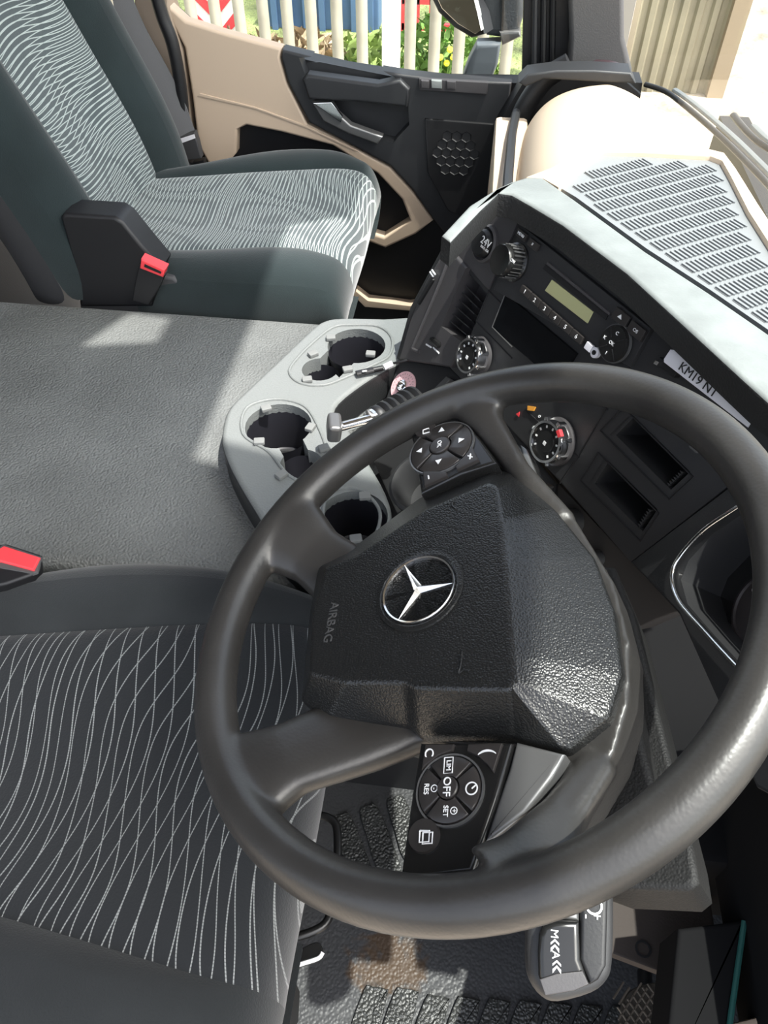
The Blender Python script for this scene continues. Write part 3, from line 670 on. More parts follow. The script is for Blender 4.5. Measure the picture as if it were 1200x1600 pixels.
# lower switch shelf under the vent, lever with bellows, sticker
SHN = V((-.62, -.45, .70)).normalized()
SHP = S(622, 562, -.002)
def H(u, v, h=0.): return on(u, v, SHP+SHN*h, SHN)
prism('switch_shelf', [H(*q) for q in ((624, 560), (703, 572), (800, 668), (870, 755), (860, 800), (760, 860), (650, 850), (617, 800), (580, 715), (566, 690), (592, 650))], -SHN*.05, M['dash'], dash, .004)
stk = root('pink_sticker', H(630, 604)); tag(stk, 'round pink paper sticker ringing a chrome socket below the air vent', 'sticker')
c = H(630, 604, .001)
lathe('paper_ring', c, SHN, [(.0225, -.001), (.0225, .0006), (.0085, .0006), (.0085, -.001)], M['pink'], stk, 40)
for rr, ph, nn in ((.018, 0, 26), (.013, 1, 16)):
    bm = bmesh.new()
    for k in range(nn):
        t = 2*math.pi*k/nn
        if 3.9 < t < 5.2: continue
        x, y, z = frame_of(SHN); q = c+(x*math.cos(t)+y*math.sin(t))*rr+SHN*.0008; tdir = (y*math.cos(t)-x*math.sin(t)); rdir = (x*math.cos(t)+y*math.sin(t))
        prism_bm(bm, [q+tdir*.0007-rdir*.0010, q+tdir*.0007+rdir*.0010, q-tdir*.0007+rdir*.0010], SHN*.0002)
    link('ring_lettering', to_mesh(bm), mat('sticker_ink', (.25, .15, .16), .7), stk)
sc2 = lathe('socket', c, SHN, [(.009, 0), (.009, .004), (.007, .005), (.006, .001), (0, -.004)], M['chrome'], stk, 28)
# rocker switch with silver cap
rs = root('rocker_switch', H(690, 596)); tag(rs, 'silver edged rocker switch in front of the rim right of the sticker', 'switch')
prism('rocker', [H(u, v, .010) for u, v in ((697, 587), (704, 592), (688, 610), (672, 612))], -SHN*.012, M['satin'], rs, .002)
prism('rocker_well', [H(u, v, .002) for u, v in ((704, 590), (716, 594), (700, 622), (672, 612))], -SHN*.003, M['void'], rs)
# parking brake lever
lv = root('parking_brake_lever', PZ(600, 660, .52)); tag(lv, 'silver parking brake lever with a ribbed rubber bellows', 'lever')
p0 = PZ(532, 668, .60); p1 = PZ(580, 655, .61); p2 = PZ(640, 630, .60); p3 = PZ(690, 610, .585)
tube('shaft', [p0, p1, PZ(590, 652, .61)], .0065, M['chrome'], lv, 14)
bx = (p1-p0).normalized()
ob = obox('knob', PZ(522, 668, .602), V((0, 0, 1)).cross(bx), V((.15, 0, 1)), .032, .026, .017, M['satin'], lv, .005, 3)
prof = [(.007, 0), (.012, .004)]
for k in range(6):
    r = .0145+.0012*k; prof += [(r, .008+k*.0125), (r, .012+k*.0125), (r-.005, .0155+k*.0125), (r-.005, .0175+k*.0125)]
lathe('bellows', PZ(580, 655, .61), (p3-p1), prof, M['black'], lv, 28)
lathe('collar', PZ(577, 656, .61), (p3-p1), [(.006, 0), (.012, .001), (.0125, .005), (.008, .007)], M['chrome'], lv, 28)
# round cup recess between console and wheel
lathe('cup_recess', PZ(660, 755, .56), (-.35, -.25, .9), [(.036, -.05), (.040, -.03), (.042, .004), (.038, .006), (.034, 0), (.030, -.04), (0, -.045)], M['dash'], dash, 36)

# dash top: grey pad
ZP = .83
def Z(pts, z=ZP): return [PZ(u, v, z) for u, v in pts]
padpts = Z([(690, 366), (733, 320), (774, 294), (798, 283), (822, 276), (848, 276), (900, 312), (1010, 392), (1110, 457), (1190, 512), (1400, 660)])
q = Z([(1400, 770), (1200, 626), (1160, 590), (1050, 489), (980, 425), (880, 350), (830, 320), (800, 303), (780, 300), (750, 328), (704, 377)])
M['padtop_mat'] = M['padtop']
bm = bmesh.new(); fs = prism_bm(bm, padpts+q, (0, 0, -.028), .0045, 3)
pm = to_mesh(bm); pad = link('padded_top', pm, [M['padtop'], M['lip']], dash)
for p in pm.polygons:
    if p.normal.z < .45: p.material_index = 1
# cluster hood side: pad continues over the instruments
# ventilation grille panel
GP = [(873, 292), (905, 262), (928, 242), (945, 236), (1000, 237), (1110, 243), (1128, 250), (1142, 275), (1170, 330), (1215, 400), (1290, 520), (1400, 655)]
GPn = [(1190, 508), (1110, 453), (1010, 388), (900, 308)]
ZG = .822
gr = root('defroster_grille', PZ(1020, 330, ZG)); tag(gr, 'light grey slotted grille panel set in the dash top', 'grille')
prism('panel', Z(GP+GPn, ZG), (0, 0, -.02), M['grille'], gr)
e1 = V((.545, -.839, 0)).normalized(); e2 = V((.839, .545, 0)).normalized()
inside_poly = [(p.x, p.y) for p in Z([(888, 292), (915, 266), (938, 247), (1000, 247), (1108, 253), (1122, 262), (1140, 300), (1165, 350), (1210, 425), (1280, 540), (1395, 650), (1190, 500), (1110, 445), (1010, 380), (900, 298)], ZG)]
def inpoly(x, y, poly):
    r = False; j = len(poly)-1
    for i in range(len(poly)):
        a, b = poly[i], poly[j]
        if (a[1] > y) != (b[1] > y) and x < (b[0]-a[0])*(y-a[1])/(b[1]-a[1])+a[0]: r = not r
        j = i
    return r
bm = bmesh.new(); bm2 = bmesh.new(); o0 = PZ(880, 292, ZG)
for i in range(-6, 26):
    for j in range(-4, 60):
        c = o0+e1*(.0235*i+.013)+e2*(.0056*j+.006)
        ok = all(inpoly((c+e1*s).x, (c+e1*s).y, inside_poly) for s in (-.011, 0, .011))
        if not ok or c.y < .2: continue
        L = .0085
        pts = [c-e1*L-e2*.0012, c+e1*L-e2*.0012, c+e1*(L+.0012), c+e1*L+e2*.0012, c-e1*L+e2*.0012, c-e1*(L+.0012)]
        prism_bm(bm, [p+V((0, 0, .0018)) for p in pts], (0, 0, -.0018))
        g = c-e2*.0021  # dark strip along one side paints the slot's shadow line
        prism_bm(bm2, [p+V((0, 0, .0003)) for p in (g-e1*L-e2*.0006, g+e1*L-e2*.0006, g+e1*L+e2*.0006, g-e1*L+e2*.0006)], (0, 0, -.0006))
link('raised_slots', to_mesh(bm), M['grille'], gr); link('slot_shade', to_mesh(bm2), M['slotshade'], gr)
tube('panel_edge', spline(Z([(873, 292), (905, 262), (930, 241), (950, 236), (1000, 237), (1110, 243), (1130, 252), (1142, 275), (1170, 330), (1215, 400), (1290, 520)], ZG), 4), .004, M['dash_grey'], gr, 8)
# beige surround round the grille
sur_o = [(822, 276), (860, 262), (900, 240), (925, 227), (960, 224), (1100, 230), (1132, 238), (1150, 262), (1185, 318), (1240, 400), (1330, 520), (1450, 640)]
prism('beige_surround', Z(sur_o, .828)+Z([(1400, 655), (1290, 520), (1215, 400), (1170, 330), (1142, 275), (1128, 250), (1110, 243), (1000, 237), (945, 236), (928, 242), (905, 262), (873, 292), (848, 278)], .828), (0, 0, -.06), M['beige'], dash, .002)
# passenger side beige dash body with rounded rear edge
DZ = .765
def bodyrow(y, xr, xf, zt, dip):
    """one lateral section: rear foot, up the rear face, over the round, forward to the glass"""
    pr = [(xr+.035, .30), (xr+.02, .45), (xr+.006, .56), (xr, zt-.13), (xr+.012, zt-.075), (xr+.04, zt-.032), (xr+.09, zt-.008), (xr+.15, zt), ((xr+.15+xf)/2, zt-.004), (xf, zt-.02-dip), (xf+.01, zt-.10)]
    return [V((x, y, z)) for x, z in pr]
rows = []
R0 = [(1.56, .085, .20, .71, 0), (1.50, .075, .25, .728, 0), (1.43, .07, .285, .745, 0), (1.33, .065, .31, .755, 0), (1.20, .06, .335, .762, 0), (1.07, .058, .352, .768, 0), (.95, .09, .362, .775, 0), (.86, .20, .372, .775, 0), (.80, .30, .385, .775, 0)]
bm = bmesh.new(); rows = [[bm.verts.new(p) for p in bodyrow(*r)] for r in R0]
for a, b in zip(rows, rows[1:]):
    for i in range(len(a)-1): bm.faces.new((a[i], a[i+1], b[i+1], b[i]))
bm.faces.new(rows[0]); bm.faces.new(rows[-1][::-1])
db = link('beige_body', to_mesh(bm), M['beige'], dash); md = db.modifiers.new('s', 'SUBSURF'); md.levels = md.render_levels = 3; 
bpy.context.view_layer.update(); bake(db)
# end cap seal and vertical black strip
tube('end_seal', [V((.155, 1.575, .735)), V((.11, 1.578, .70)), V((.075, 1.575, .63)), V((.07, 1.575, .53))], .016, M['black'], dash, 12, sm=6, flat=1.2)
structure(prism('trim_3', [PY(u, v, 1.50) for u, v in ((810, 130), (824, 116), (870, 110), (930, 110), (986, 114), (994, 131), (940, 129), (850, 124), (822, 136))], (0, .05, 0), M['darkgrey'], None, .004, 3))
prism('end_panel', [V((.03, 1.60, .30)), V((.34, 1.60, .30)), V((.30, 1.60, .70)), V((.08, 1.60, .70)), V((.03, 1.60, .60))], (0, .06, 0), M['black'], dash)
aabb('glovebox_face', (.028, .98, .32), (.09, 1.53, .655), M['beige'], dash, .008)
spk = root('tweeter_pod', PY(925, 118, 1.56)); tag(spk, 'dark oval tweeter pod at the foot of the windscreen pillar', 'speaker')
pp = [PY(u, v, 1.545) for u, v in ((924, 112), (935, 107), (955, 108), (978, 114), (988, 122), (988, 129), (960, 126), (930, 119))]
prism('pod', pp, (0, .05, 0), mat('pod_plum', (.03, .015, .018), .35), spk, .004, 3)
g = [PX(u, v, .064) for u, v in ((796, 192), (808, 178), (842, 276), (824, 282))]
tube('black_groove', [V((.066, 1.52, .665)), V((.058, 1.40, .67)), V((.052, 1.2, .68)), V((.05, 1.0, .69))], .008, M['darkgrey'], dash, 8, flat=1)
tube('cream_edge', [V((.060, 1.52, .642)), V((.052, 1.40, .647)), V((.046, 1.2, .657)), V((.044, 1.0, .667))], .005, M['beige'], dash, 8)

# instrument cluster
CLN = V((-.906, 0, .423)).normalized(); CLP = V((.191, .488, .609))
def K(u, v, h=0.): return on(u, v, CLP+CLN*h, CLN)
cl = root('instrument_cluster', K(1150, 920)); tag(cl, 'instrument cluster with chrome rimmed cowl behind the steering wheel', 'instrument cluster')
KX = V((0, -1, 0)); KY = CLN.cross(KX)*-1
if KY.z < 0: KY = -KY
cs = prism('surround', [K(u, v) for u, v in ((984, 878), (1148, 753), (1240, 690), (1500, 800), (1500, 1400), (1180, 1230), (1060, 960))], -CLN*.06, M['dash'], cl, .003)
ring = spline([K(u, v, .004) for u, v in ((1250, 720), (1160, 787), (1100, 828), (1062, 870), (1050, 900), (1060, 938), (1100, 985), (1150, 1040), (1230, 1120), (1400, 1150), (1420, 900))], 6, closed=True)
inner = [K(u, v, .01) for u, v in ((1250, 720), (1160, 787), (1100, 828), (1062, 870), (1050, 900), (1060, 938), (1100, 985), (1150, 1040), (1230, 1120), (1400, 1150), (1420, 900))]
cut(cs, [(inner, -CLN*.06)])
bm = bmesh.new(); tube_bm(bm, ring+[ring[0]], .0022, 10, cap=False); link('chrome_rim', to_mesh(bm), M['chrome'], cl)
prism('dial_plate', [K(u, v, -.045) for u, v in ((1250, 700), (1160, 770), (1090, 828), (1050, 870), (1040, 900), (1050, 945), (1100, 1000), (1150, 1060), (1240, 1140), (1420, 1170), (1450, 900))], -CLN*.004, M['gloss'], cl)
gc = K(1193, 952, -.040)
lathe('gauge_face', gc, CLN, [(.034, -.003), (.034, .001), (.031, .002), (.030, 0), (0, 0)], mat('gauge_brown', (.025, .02, .02), .5), cl, 40)
for k in range(9):
    t = math.radians(165-k*13); dr = KX*math.cos(t)+KY*math.sin(t); tg = CLN.cross(dr)
    obox('gauge_tick', gc+dr*.026+CLN*.001, dr, tg, .005, .0025, .0006, M['red'] if k < 2 else M['white'], cl, 0)
tdir = (K(1182, 912, -.04)-K(1188, 940, -.04)).normalized()
tube('needle', [K(1188, 941, -.036), K(1181, 905, -.036)], .0009, M['white'], cl, 6); text('gauge_letter', 'C', K(1178, 921, -.038), KX, KY, .007, M['white'], cl)

# lower dash: brown-black panel beneath the stack, kick panels
prism('lower_panel', Sp([(700, 570), (985, 876), (1062, 955), (1025, 968), (975, 990), (880, 860), (780, 800), (690, 700)], -.035), -SN*.05, mat('lower_brown', (.03, .026, .024), .6, bump=.2, scale=500, dist=.0005), dash, .002)
ig = lathe('start_button', S(882, 816, -.02), SN, [(.016, -.02), (.016, .002), (.0135, .004), (.012, .002), (0, .002)], M['satin'], dash, 32)
lathe('small_knob', S(921, 874, -.02), SN, [(.009, -.02), (.009, .004), (0, .005)], M['satin'], dash, 24)
prism('small_switch', Sp([(846, 755), (856, 760), (851, 770), (842, 764)], -.01), -SN*.01, M['satin'], dash, .001)

# ================================================================ STEERING WHEEL
WN = V((-.45130, -.03521, .89168)).normalized(); WC = V((.01327, .32557, .76))
WU = (V((1, 0, 0))-WN*WN.x).normalized(); WR = WU.cross(WN).normalized()
WMAT = Matrix((WR, WU, WN)).transposed().to_4x4(); WMAT.translation = WC
def Wp(u, v, h=0.): return on(u, v, WC+WN*h, WN)
def WL(u, v, h=0.): p = Wp(u, v, h)-WC; return V((p.dot(WR), p.dot(WU), h))
def L2W(p): return WMAT @ V(p)
wheel = root('steering_wheel', m=WMAT); tag(wheel, 'worn black four-spoke steering wheel with a silver star emblem', 'steering wheel')
RR = .212
bm = bmesh.new(); n = 144
rings = []
for i in range(n):
    t = 2*math.pi*i/n; dr = V((math.cos(t), math.sin(t), 0))
    rings.append([bm.verts.new(L2W(dr*(RR+math.cos(a)*.0165)+V((0, 0, math.sin(a)*.0178)))) for a in [2*math.pi*k/16 for k in range(16)]])
for i in range(n):
    a, b = rings[i], rings[(i+1) % n]
    for k in range(16): bm.faces.new((a[k], b[k], b[(k+1) % 16], a[(k+1) % 16]))
def spoke(path, wid, thk):
    """path in wheel coordinates; rounded slab"""
    pts = [V(p) for p in path]; rs = []
    for i, p in enumerate(pts):
        t = (pts[min(i+1, len(pts)-1)]-pts[max(i-1, 0)]); t.z = 0; t.normalize(); s = V((-t.y, t.x, 0)); w_ = wid[i]; h_ = thk[i]
        rs.append([bm.verts.new(L2W(p+s*(math.copysign(abs(math.cos(a))**.7, math.cos(a))*w_)+V((0, 0, math.copysign(abs(math.sin(a))**.7, math.sin(a))*h_)))) for a in [2*math.pi*k/16 for k in range(16)]])
    for a, b in zip(rs, rs[1:]):
        for k in range(16): bm.faces.new((a[k], b[k], b[(k+1) % 16], a[(k+1) % 16]))
    bm.faces.new(rs[0][::-1]); bm.faces.new(rs[-1])
sA = WL(448, 832, -.002); sB = WL(540, 905, -.035)     # far lower spoke
spoke([sA, (sA+sB)/2+V((0, 0, -.002)), sB, sB+(sB-sA)*.6], [.040, .029, .032, .035], [.014, .014, .016, .016])
sA = WL(372, 1225, -.002); sB = WL(560, 1145, -.035)   # near lower spoke
spoke([sA, sA*.55+sB*.45+V((0, 0, .004)), sB, sB+(sB-sA)*.5], [.042, .030, .034, .036], [.014, .014, .016, .016])
spoke([WL(738, 612, 0), WL(764, 664, -.012), WL(812, 738, -.032), WL(880, 820, -.044)], [.030, .014, .010, .012], [.013, .011, .011, .010])
spoke([WL(795, 1378, 0), WL(838, 1335, -.012), WL(885, 1268, -.032), WL(938, 1190, -.046)], [.030, .022, .014, .012], [.013, .012, .012, .010])
# outer band behind the pad (dash side)
band = [WL(u, v, -.039) for u, v in ((768, 715), (830, 752), (900, 812), (960, 910), (984, 1000), (984, 1090), (962, 1170), (920, 1240), (868, 1300), (835, 1330), (810, 1260), (800, 1180), (560, 1140), (520, 1040), (520, 900), (560, 850), (700, 770))]
prism_bm(bm, [L2W(p) for p in band], L2W((0, 0, -.045))-L2W((0, 0, 0)))
me = to_mesh(bm, 'rim'); wb = link('rim_and_spokes', me, M['rim'], wheel)
md = wb.modifiers.new('r', 'REMESH'); md.mode = 'VOXEL'; md.voxel_size = .0026; md.use_smooth_shade = True
m2 = wb.modifiers.new('s', 'SMOOTH'); m2.factor = .6; m2.iterations = 9
bpy.context.view_layer.update(); me = evaluate(wb); wb.modifiers.clear(); wb.data = me
for p in me.polygons: p.use_smooth = True

# airbag pad, faceted
pairs = [((508, 888), (497, 885)), ((562, 866), (545, 860)), ((665, 797), (655, 778)), ((762, 755), (768, 731)), ((777, 760), (800, 738)), ((784, 815), (868, 796)), ((789, 880), (928, 870)),
         ((796, 960), (960, 955)), ((800, 1020), (972, 1050)), ((803, 1058), (952, 1120)), ((803, 1068), (885, 1174)), ((797, 1078), (800, 1152)), ((648, 1075), (652, 1148)), ((632, 1066), (637, 1134)), ((540, 1066), (512, 1126)), ((484, 1052), (470, 1096)), ((488, 962), (484, 958))]
bm = bmesh.new(); HT, HB = .006, -.029
T_ = [bm.verts.new(Wp(*t, HT)) for t, b in pairs]; B_ = [bm.verts.new(Wp(*b, HB+(0.01 if i in (14, 15, 16, 0) else 0))) for i, (t, b) in enumerate(pairs)]
K_ = [bm.verts.new(v.co-WN*.035) for v in B_]; n = len(pairs)
bm.faces.new(T_)
for i in range(n):
    j = (i+1) % n; bm.faces.new((T_[i], T_[j], B_[j], B_[i])); bm.faces.new((B_[i], B_[j], K_[j], K_[i]))
bm.faces.new(K_[::-1]); bmesh.ops.recalc_face_normals(bm, faces=bm.faces)
es = [e for e in bm.edges if e.calc_face_angle(0) > .1]
bmesh.ops.bevel(bm, geom=es, offset=.0028, segments=3, profile=.5, affect='EDGES')
padm = link('airbag_pad', to_mesh(bm), M['pad'], wheel)
wn(padm)
text('pad_text', 'AIRBAG', Wp(517, 972, HT+.0002), WR, WU, .0105, mat('pad_emboss', (.05, .05, .05), .45), padm, ext=.0006)
tube('horn_mark', [Wp(*q, HT+.0003) for q in ((722, 1018), (720, 1040), (716, 1052))], .0008, M['pad'], padm, 6); tube('horn_mark', [Wp(*q, HT+.0003) for q in ((716, 1052), (724, 1046), (733, 1049))], .0008, M['pad'], padm, 6)
tube('horn_mark', [Wp(*q, HT+.0003) for q in ((708, 783), (706, 790), (713, 796))], .0008, M['pad'], padm, 6)
# emblem
ec = Wp(655, 922, HT); er_ = (Wp(655, 871, HT)-Wp(655, 973, HT)).length/2
em = lathe('emblem_dish', ec, WN, [(er_+.0065, -.004), (er_+.005, .0014), (er_+.002, .0018), (er_-.0008, -.0005), (er_-.0008, -.003)], M['pad'], wheel, 56)
lathe('emblem_ring', ec, WN, [(er_-.0025, -.001), (er_-.0022, .0022), (er_-.0010, .0028), (er_, .0012), (er_, -.001)], M['chrome'], em, 64)
lathe('emblem_back', ec, WN, [(er_-.0015, .0), (0, .0)], M['gloss'], em, 48)
bm = bmesh.new(); r1 = er_-.002; r2 = er_*.13
top = bm.verts.new(ec+WN*.0042)
ring_ = []
for k in range(6):
    t = math.radians(90+60*k); r = r1 if k % 2 == 0 else r2
    ring_.append(bm.verts.new(ec+(WR*math.cos(t)+WU*math.sin(t))*r+WN*(.0008 if k % 2 else .0012)))
for k in range(6): bm.faces.new((top, ring_[k], ring_[(k+1) % 6]))
base_ = [bm.verts.new(v.co-WN*.001) for v in ring_]
for k in range(6): bm.faces.new((ring_[k], base_[k], base_[(k+1) % 6], ring_[(k+1) % 6]))
bm.faces.new(base_[::-1])
st = link('emblem_star', to_mesh(bm), M['chrome'], em, smooth=False)

# switch pods
HP = -.022; HF = -.008
def pod(outline, name, h=HP, mt=None, th=.02):
    return prism(name, [Wp(u, v, h) for u, v in outline], -WN*th, mt or M['gloss'], wheel, .003, 3)
pf = pod([(637, 655), (665, 636), (706, 628), (728, 645), (740, 672), (776, 722), (720, 740), (657, 771), (650, 720)], 'switch_pod', HF)
pn = pod([(656, 1160), (800, 1160), (775, 1250), (752, 1318), (738, 1362), (680, 1370), (624, 1374), (640, 1260)], 'switch_pod')
pod([(806, 1158), (882, 1177), (862, 1215), (820, 1270), (770, 1310), (756, 1316), (778, 1250), (795, 1200)], 'satin_trim', -.025, M['satin'])
pod([(727, 650), (745, 662), (772, 698), (800, 735), (795, 742), (776, 722), (740, 672)], 'satin_trim', -.026, M['satin'])
def rose(podo, cx, cy, rpx_dir, labels, centre, HP=-.022):
    c = Wp(cx, cy, HP+.001); r = (Wp(cx, cy-rpx_dir, HP)-Wp(cx, cy+rpx_dir, HP)).length/2
    lathe('rose_ring', c, WN, [(r+.0022, -.002), (r+.002, .0012), (r+.0008, .001), (r+.0008, -.002)], M['satin'], podo, 56)
    g_ = math.radians(3.5)
    for k in range(4):
        t0 = math.radians(45+90*k-90)+g_; t1 = t0+math.radians(90)-2*g_; bm = bmesh.new()
        P_ = [c+(WR*math.cos(t)+WU*math.sin(t))*r+WN*.002 for t in [t0+(t1-t0)*i/12 for i in range(13)]]
        Q_ = [c+(WR*math.cos(t)+WU*math.sin(t))*r*.36+WN*.0035 for t in [t1-(t1-t0)*i/6 for i in range(7)]]
        prism_bm(bm, P_+Q_, -WN*.004, .0008, 2); sg = link('rose_segment', to_mesh(bm), M['button'], podo)
        tm = (t0+t1)/2; q = c+(WR*math.cos(tm)+WU*math.sin(tm))*r*.68+WN*.0035
        lb = labels[k]
        if lb == 'tri':
            dr = WR*math.cos(tm)+WU*math.sin(tm); tg = WN.cross(dr)
            prism('arrow', [q+dr*.0035, q-dr*.002+tg*.003, q-dr*.002-tg*.003], WN*.0003, M['white'], sg)
        elif lb:
            text('legend', lb, q-WU*.0005, WR, WU, .0046, M['white'], sg)
            if lb in ('SET', 'RES'): text('legend', '\u2295' if False else ('+' if lb == 'SET' else '-'), q+WU*.0052, WR, WU, .0045, M['white'], sg); lathe('legend_ring', q+WU*.0052, WN, [(.0024, 0), (.0024, .0004), (.0019, .0004), (.0019, 0)], M['white'], sg, 20)
            if lb == 'LIM':
                tube('legend_box', [q-WU*.0005+WR*a_*.0052+WU*b_*.0030+WN*.0002 for a_, b_ in ((-1, -1), (1, -1), (1, 1), (-1, 1), (-1, -1))], .0004, M['white'], sg, 4)
    cb = lathe('rose_centre', c, WN, [(r*.33, -.001), (r*.33, .0042), (r*.30, .005), (0, .0054)], M['button'], podo, 28)
    text('legend', centre, c+WN*.0055, WR, WU, .0072 if centre == 'OFF' else .0058, M['white'], cb)
    return c, r
# order of segments: right, up, left, down of the driver's view
rose(pf, 690, 700, 35, ('tri',)*4, 'OK', HF)
c, r = rose(pn, 703, 1234, 52, ('SET', '', 'LIM', 'RES'), 'OFF')
lathe('cruise_icon', Wp(737, 1232, HP+.005), WN, [(.0042, 0), (.0042, .0004), (.0034, .0004), (.0034, 0)], M['white'], pn, 20); tube('cruise_icon', [Wp(737, 1232, HP+.005), Wp(744, 1226, HP+.005)], .0005, M['white'], pn, 5)
def wbtn(podo, pts, nm='pod_button', h=HP+.003):
    return prism(nm, [Wp(u, v, h) for u, v in pts], -WN*.004, M['button'], podo, .001, 2)
b = wbtn(pn, [(664, 1163), (709, 1162), (706, 1172), (685, 1180), (664, 1196), (658, 1203)]); text('legend', 'C', Wp(670, 1176, HP+.0033), WR, WU, .009, M['white'], b)
b = wbtn(pn, [(731, 1162), (784, 1161), (770, 1206), (760, 1193), (745, 1180), (729, 1173)]); text('legend', '(', Wp(763, 1174, HP+.0033), WR, WU, .013, M['white'], b)
b = lathe('round_button', Wp(664, 1307, HP), WN, [(.0105, 0), (.010, .003), (0, .0034)], M['button'], pn, 32)
for du in (0, 5):
    q = [Wp(u+du, v+du*.5, HP+.004) for u, v in ((656, 1298), (671, 1298), (670, 1315), (655, 1316), (656, 1298))]; tube('legend', q, .0006, M['white'], b, 4)
b = lathe('round_button', Wp(666, 673, HF), WN, [(.0105, 0), (.010, .003), (0, .0034)], M['button'], pf, 32)
tube('legend', [Wp(u, v, HF+.004) for u, v in ((661, 672), (670, 669), (671, 675), (661, 678), (661, 672))], .0006, M['white'], b, 4)
b = wbtn(pf, h=HF+.003, pts=[(660, 736), (696, 736), (699, 743), (663, 759)]); tube('legend', [Wp(669, 743, HF+.0035), Wp(670, 748, HF+.0035)], .0007, M['white'], b, 4)
b = wbtn(pf, h=HF+.003, pts=[(711, 729), (737, 697), (748, 718), (714, 734)]); tube('legend', [Wp(731, 712, HF+.0035), Wp(738, 714, HF+.0035)], .0007, M['white'], b, 4); tube('legend', [Wp(735, 709, HF+.0035), Wp(734, 717, HF+.0035)], .0007, M['white'], b, 4)

# ================================================================ COLUMN, STALKS
col = root('steering_column', Wp(930, 1100, -.12)); M['shroud'] = mat('shroud_grain', (.010, .010, .010), .6, spec=.25, bump=.6, scale=600, kind='voronoi', dist=.0006)
tag(col, 'grained black steering column shroud under the wheel', 'steering column')
prism('upper_shroud', [Wp(u, v, -.085) for u, v in ((905, 880), (945, 884), (965, 940), (985, 1050), (1008, 1170), (1035, 1270), (1010, 1300), (930, 1290), (880, 1262), (800, 1240), (760, 1100), (780, 900))], -WN*.05, M['shroud'], col, .006, 3)
prism('lower_shroud', [Wp(u, v, -.115) for u, v in ((900, 878), (960, 884), (990, 955), (1020, 1070), (1052, 1200), (1085, 1330), (1092, 1378), (1075, 1392), (960, 1388), (860, 1352), (780, 1300), (740, 1100), (760, 900))], -WN*.05, M['shroud'], col, .005, 3)
tube('column_tube', [L2W((0, 0, -.05)), L2W((0, 0, -.12))], .035, M['black'], col, 24)
# dark rounded stalk root
tube('stalk_root', [Wp(880, 1300, -.10), Wp(905, 1262, -.12)], .03, M['gloss'], col, 20)

# near stalk (gear / retarder lever)
sk = root('drive_selector_stalk', PZ(890, 1480, .60)); tag(sk, 'chunky black selector stalk with white M and A arrows below the wheel rim', 'stalk')
STN = V((-.15, -.35, .92)).normalized()      # its upper face
SC = PZ(890, 1480, .655)
def Q(u, v, h=0.): return on(u, v, SC+STN*h, STN)
bodyp = [(836, 1290), (822, 1420), (820, 1500), (826, 1535), (846, 1562), (872, 1570), (925, 1556), (950, 1535), (958, 1505), (960, 1420), (955, 1330), (930, 1280)]
prism('stalk_body', spline([Q(u, v) for u, v in bodyp], 3, closed=True), -STN*.030, M['dash'], sk, .010, 4)
prism('side_wall', [Q(u, v, .006) for u, v in ((908, 1330), (905, 1500), (922, 1540), (935, 1532), (947, 1510), (950, 1400), (940, 1330))], -STN*.01, M['black'], sk, .003, 3)
tip = prism('rotary_tip', [Q(u, v, .010) for u, v in ((842, 1462), (848, 1446), (865, 1438), (905, 1440), (907, 1500), (921, 1540), (898, 1550), (852, 1558), (841, 1525), (840, 1490))], -STN*.02, M['gloss'], sk, .004, 3)
prism('tip_band', [Q(u, v, .0112) for u, v in ((843, 1530), (870, 1521), (910, 1517), (920, 1538), (898, 1548), (852, 1556))], -STN*.004, M['dash_grey'], sk, .001)
prism('barrel', [Q(u, v, .006) for u, v in ((868, 1330), (905, 1330), (906, 1442), (868, 1436), (850, 1444), (862, 1400))], -STN*.02, M['satin'], sk, .005, 3)
XR = (Q(866, 1500)-Q(866, 1460)).normalized(); YR = STN.cross(XR)
text('legend', 'M', Q(866, 1459, .0105), XR, YR, .0068, M['white'], tip); text('legend', 'A', Q(868, 1492, .0105), XR, YR, .0068, M['white'], tip)
for u, v in ((867, 1474), (870, 1507)):
    q = Q(u, v, .0105)
    for o_ in (-.0025, .0005):
        prism('arrow', [q+XR*(o_+.0022)+YR*.0026, q+XR*o_, q+XR*(o_+.0022)-YR*.0026, q+XR*(o_+(.0034 if o_ < 0 else .0045))-YR*.0026, q+XR*(o_+.0012), q+XR*(o_+(.0034 if o_ < 0 else .0045))+YR*.0026], STN*.0004, M['white'], tip)
lathe('dial_icon', Q(928, 1415, .0065), STN, [(.0055, 0), (.0055, .0004), (.0042, .0004), (.0042, 0)], M['white'], sk, 24)
text('legend', '-', Q(917, 1432, .0066), XR, YR, .009, M['white'], sk); text('legend', '+', Q(932, 1431, .0066), XR, YR, .009, M['white'], sk)

# far stalk (indicator)
sk2 = root('indicator_stalk', Wp(820, 740, -.07)); tag(sk2, 'black indicator stalk behind the upper far spoke', 'stalk')
prism('stalk_body', [Wp(u, v, -.06) for u, v in ((790, 695), (812, 691), (832, 712), (848, 760), (852, 800), (820, 790), (780, 740))], -WN*.03, M['gloss'], sk2, .006, 3)
prism('stalk_ridge', [Wp(u, v, -.055) for u, v in ((812, 693), (822, 700), (842, 750), (848, 785), (838, 778), (820, 730))], -WN*.01, M['satin'], sk2, .002)

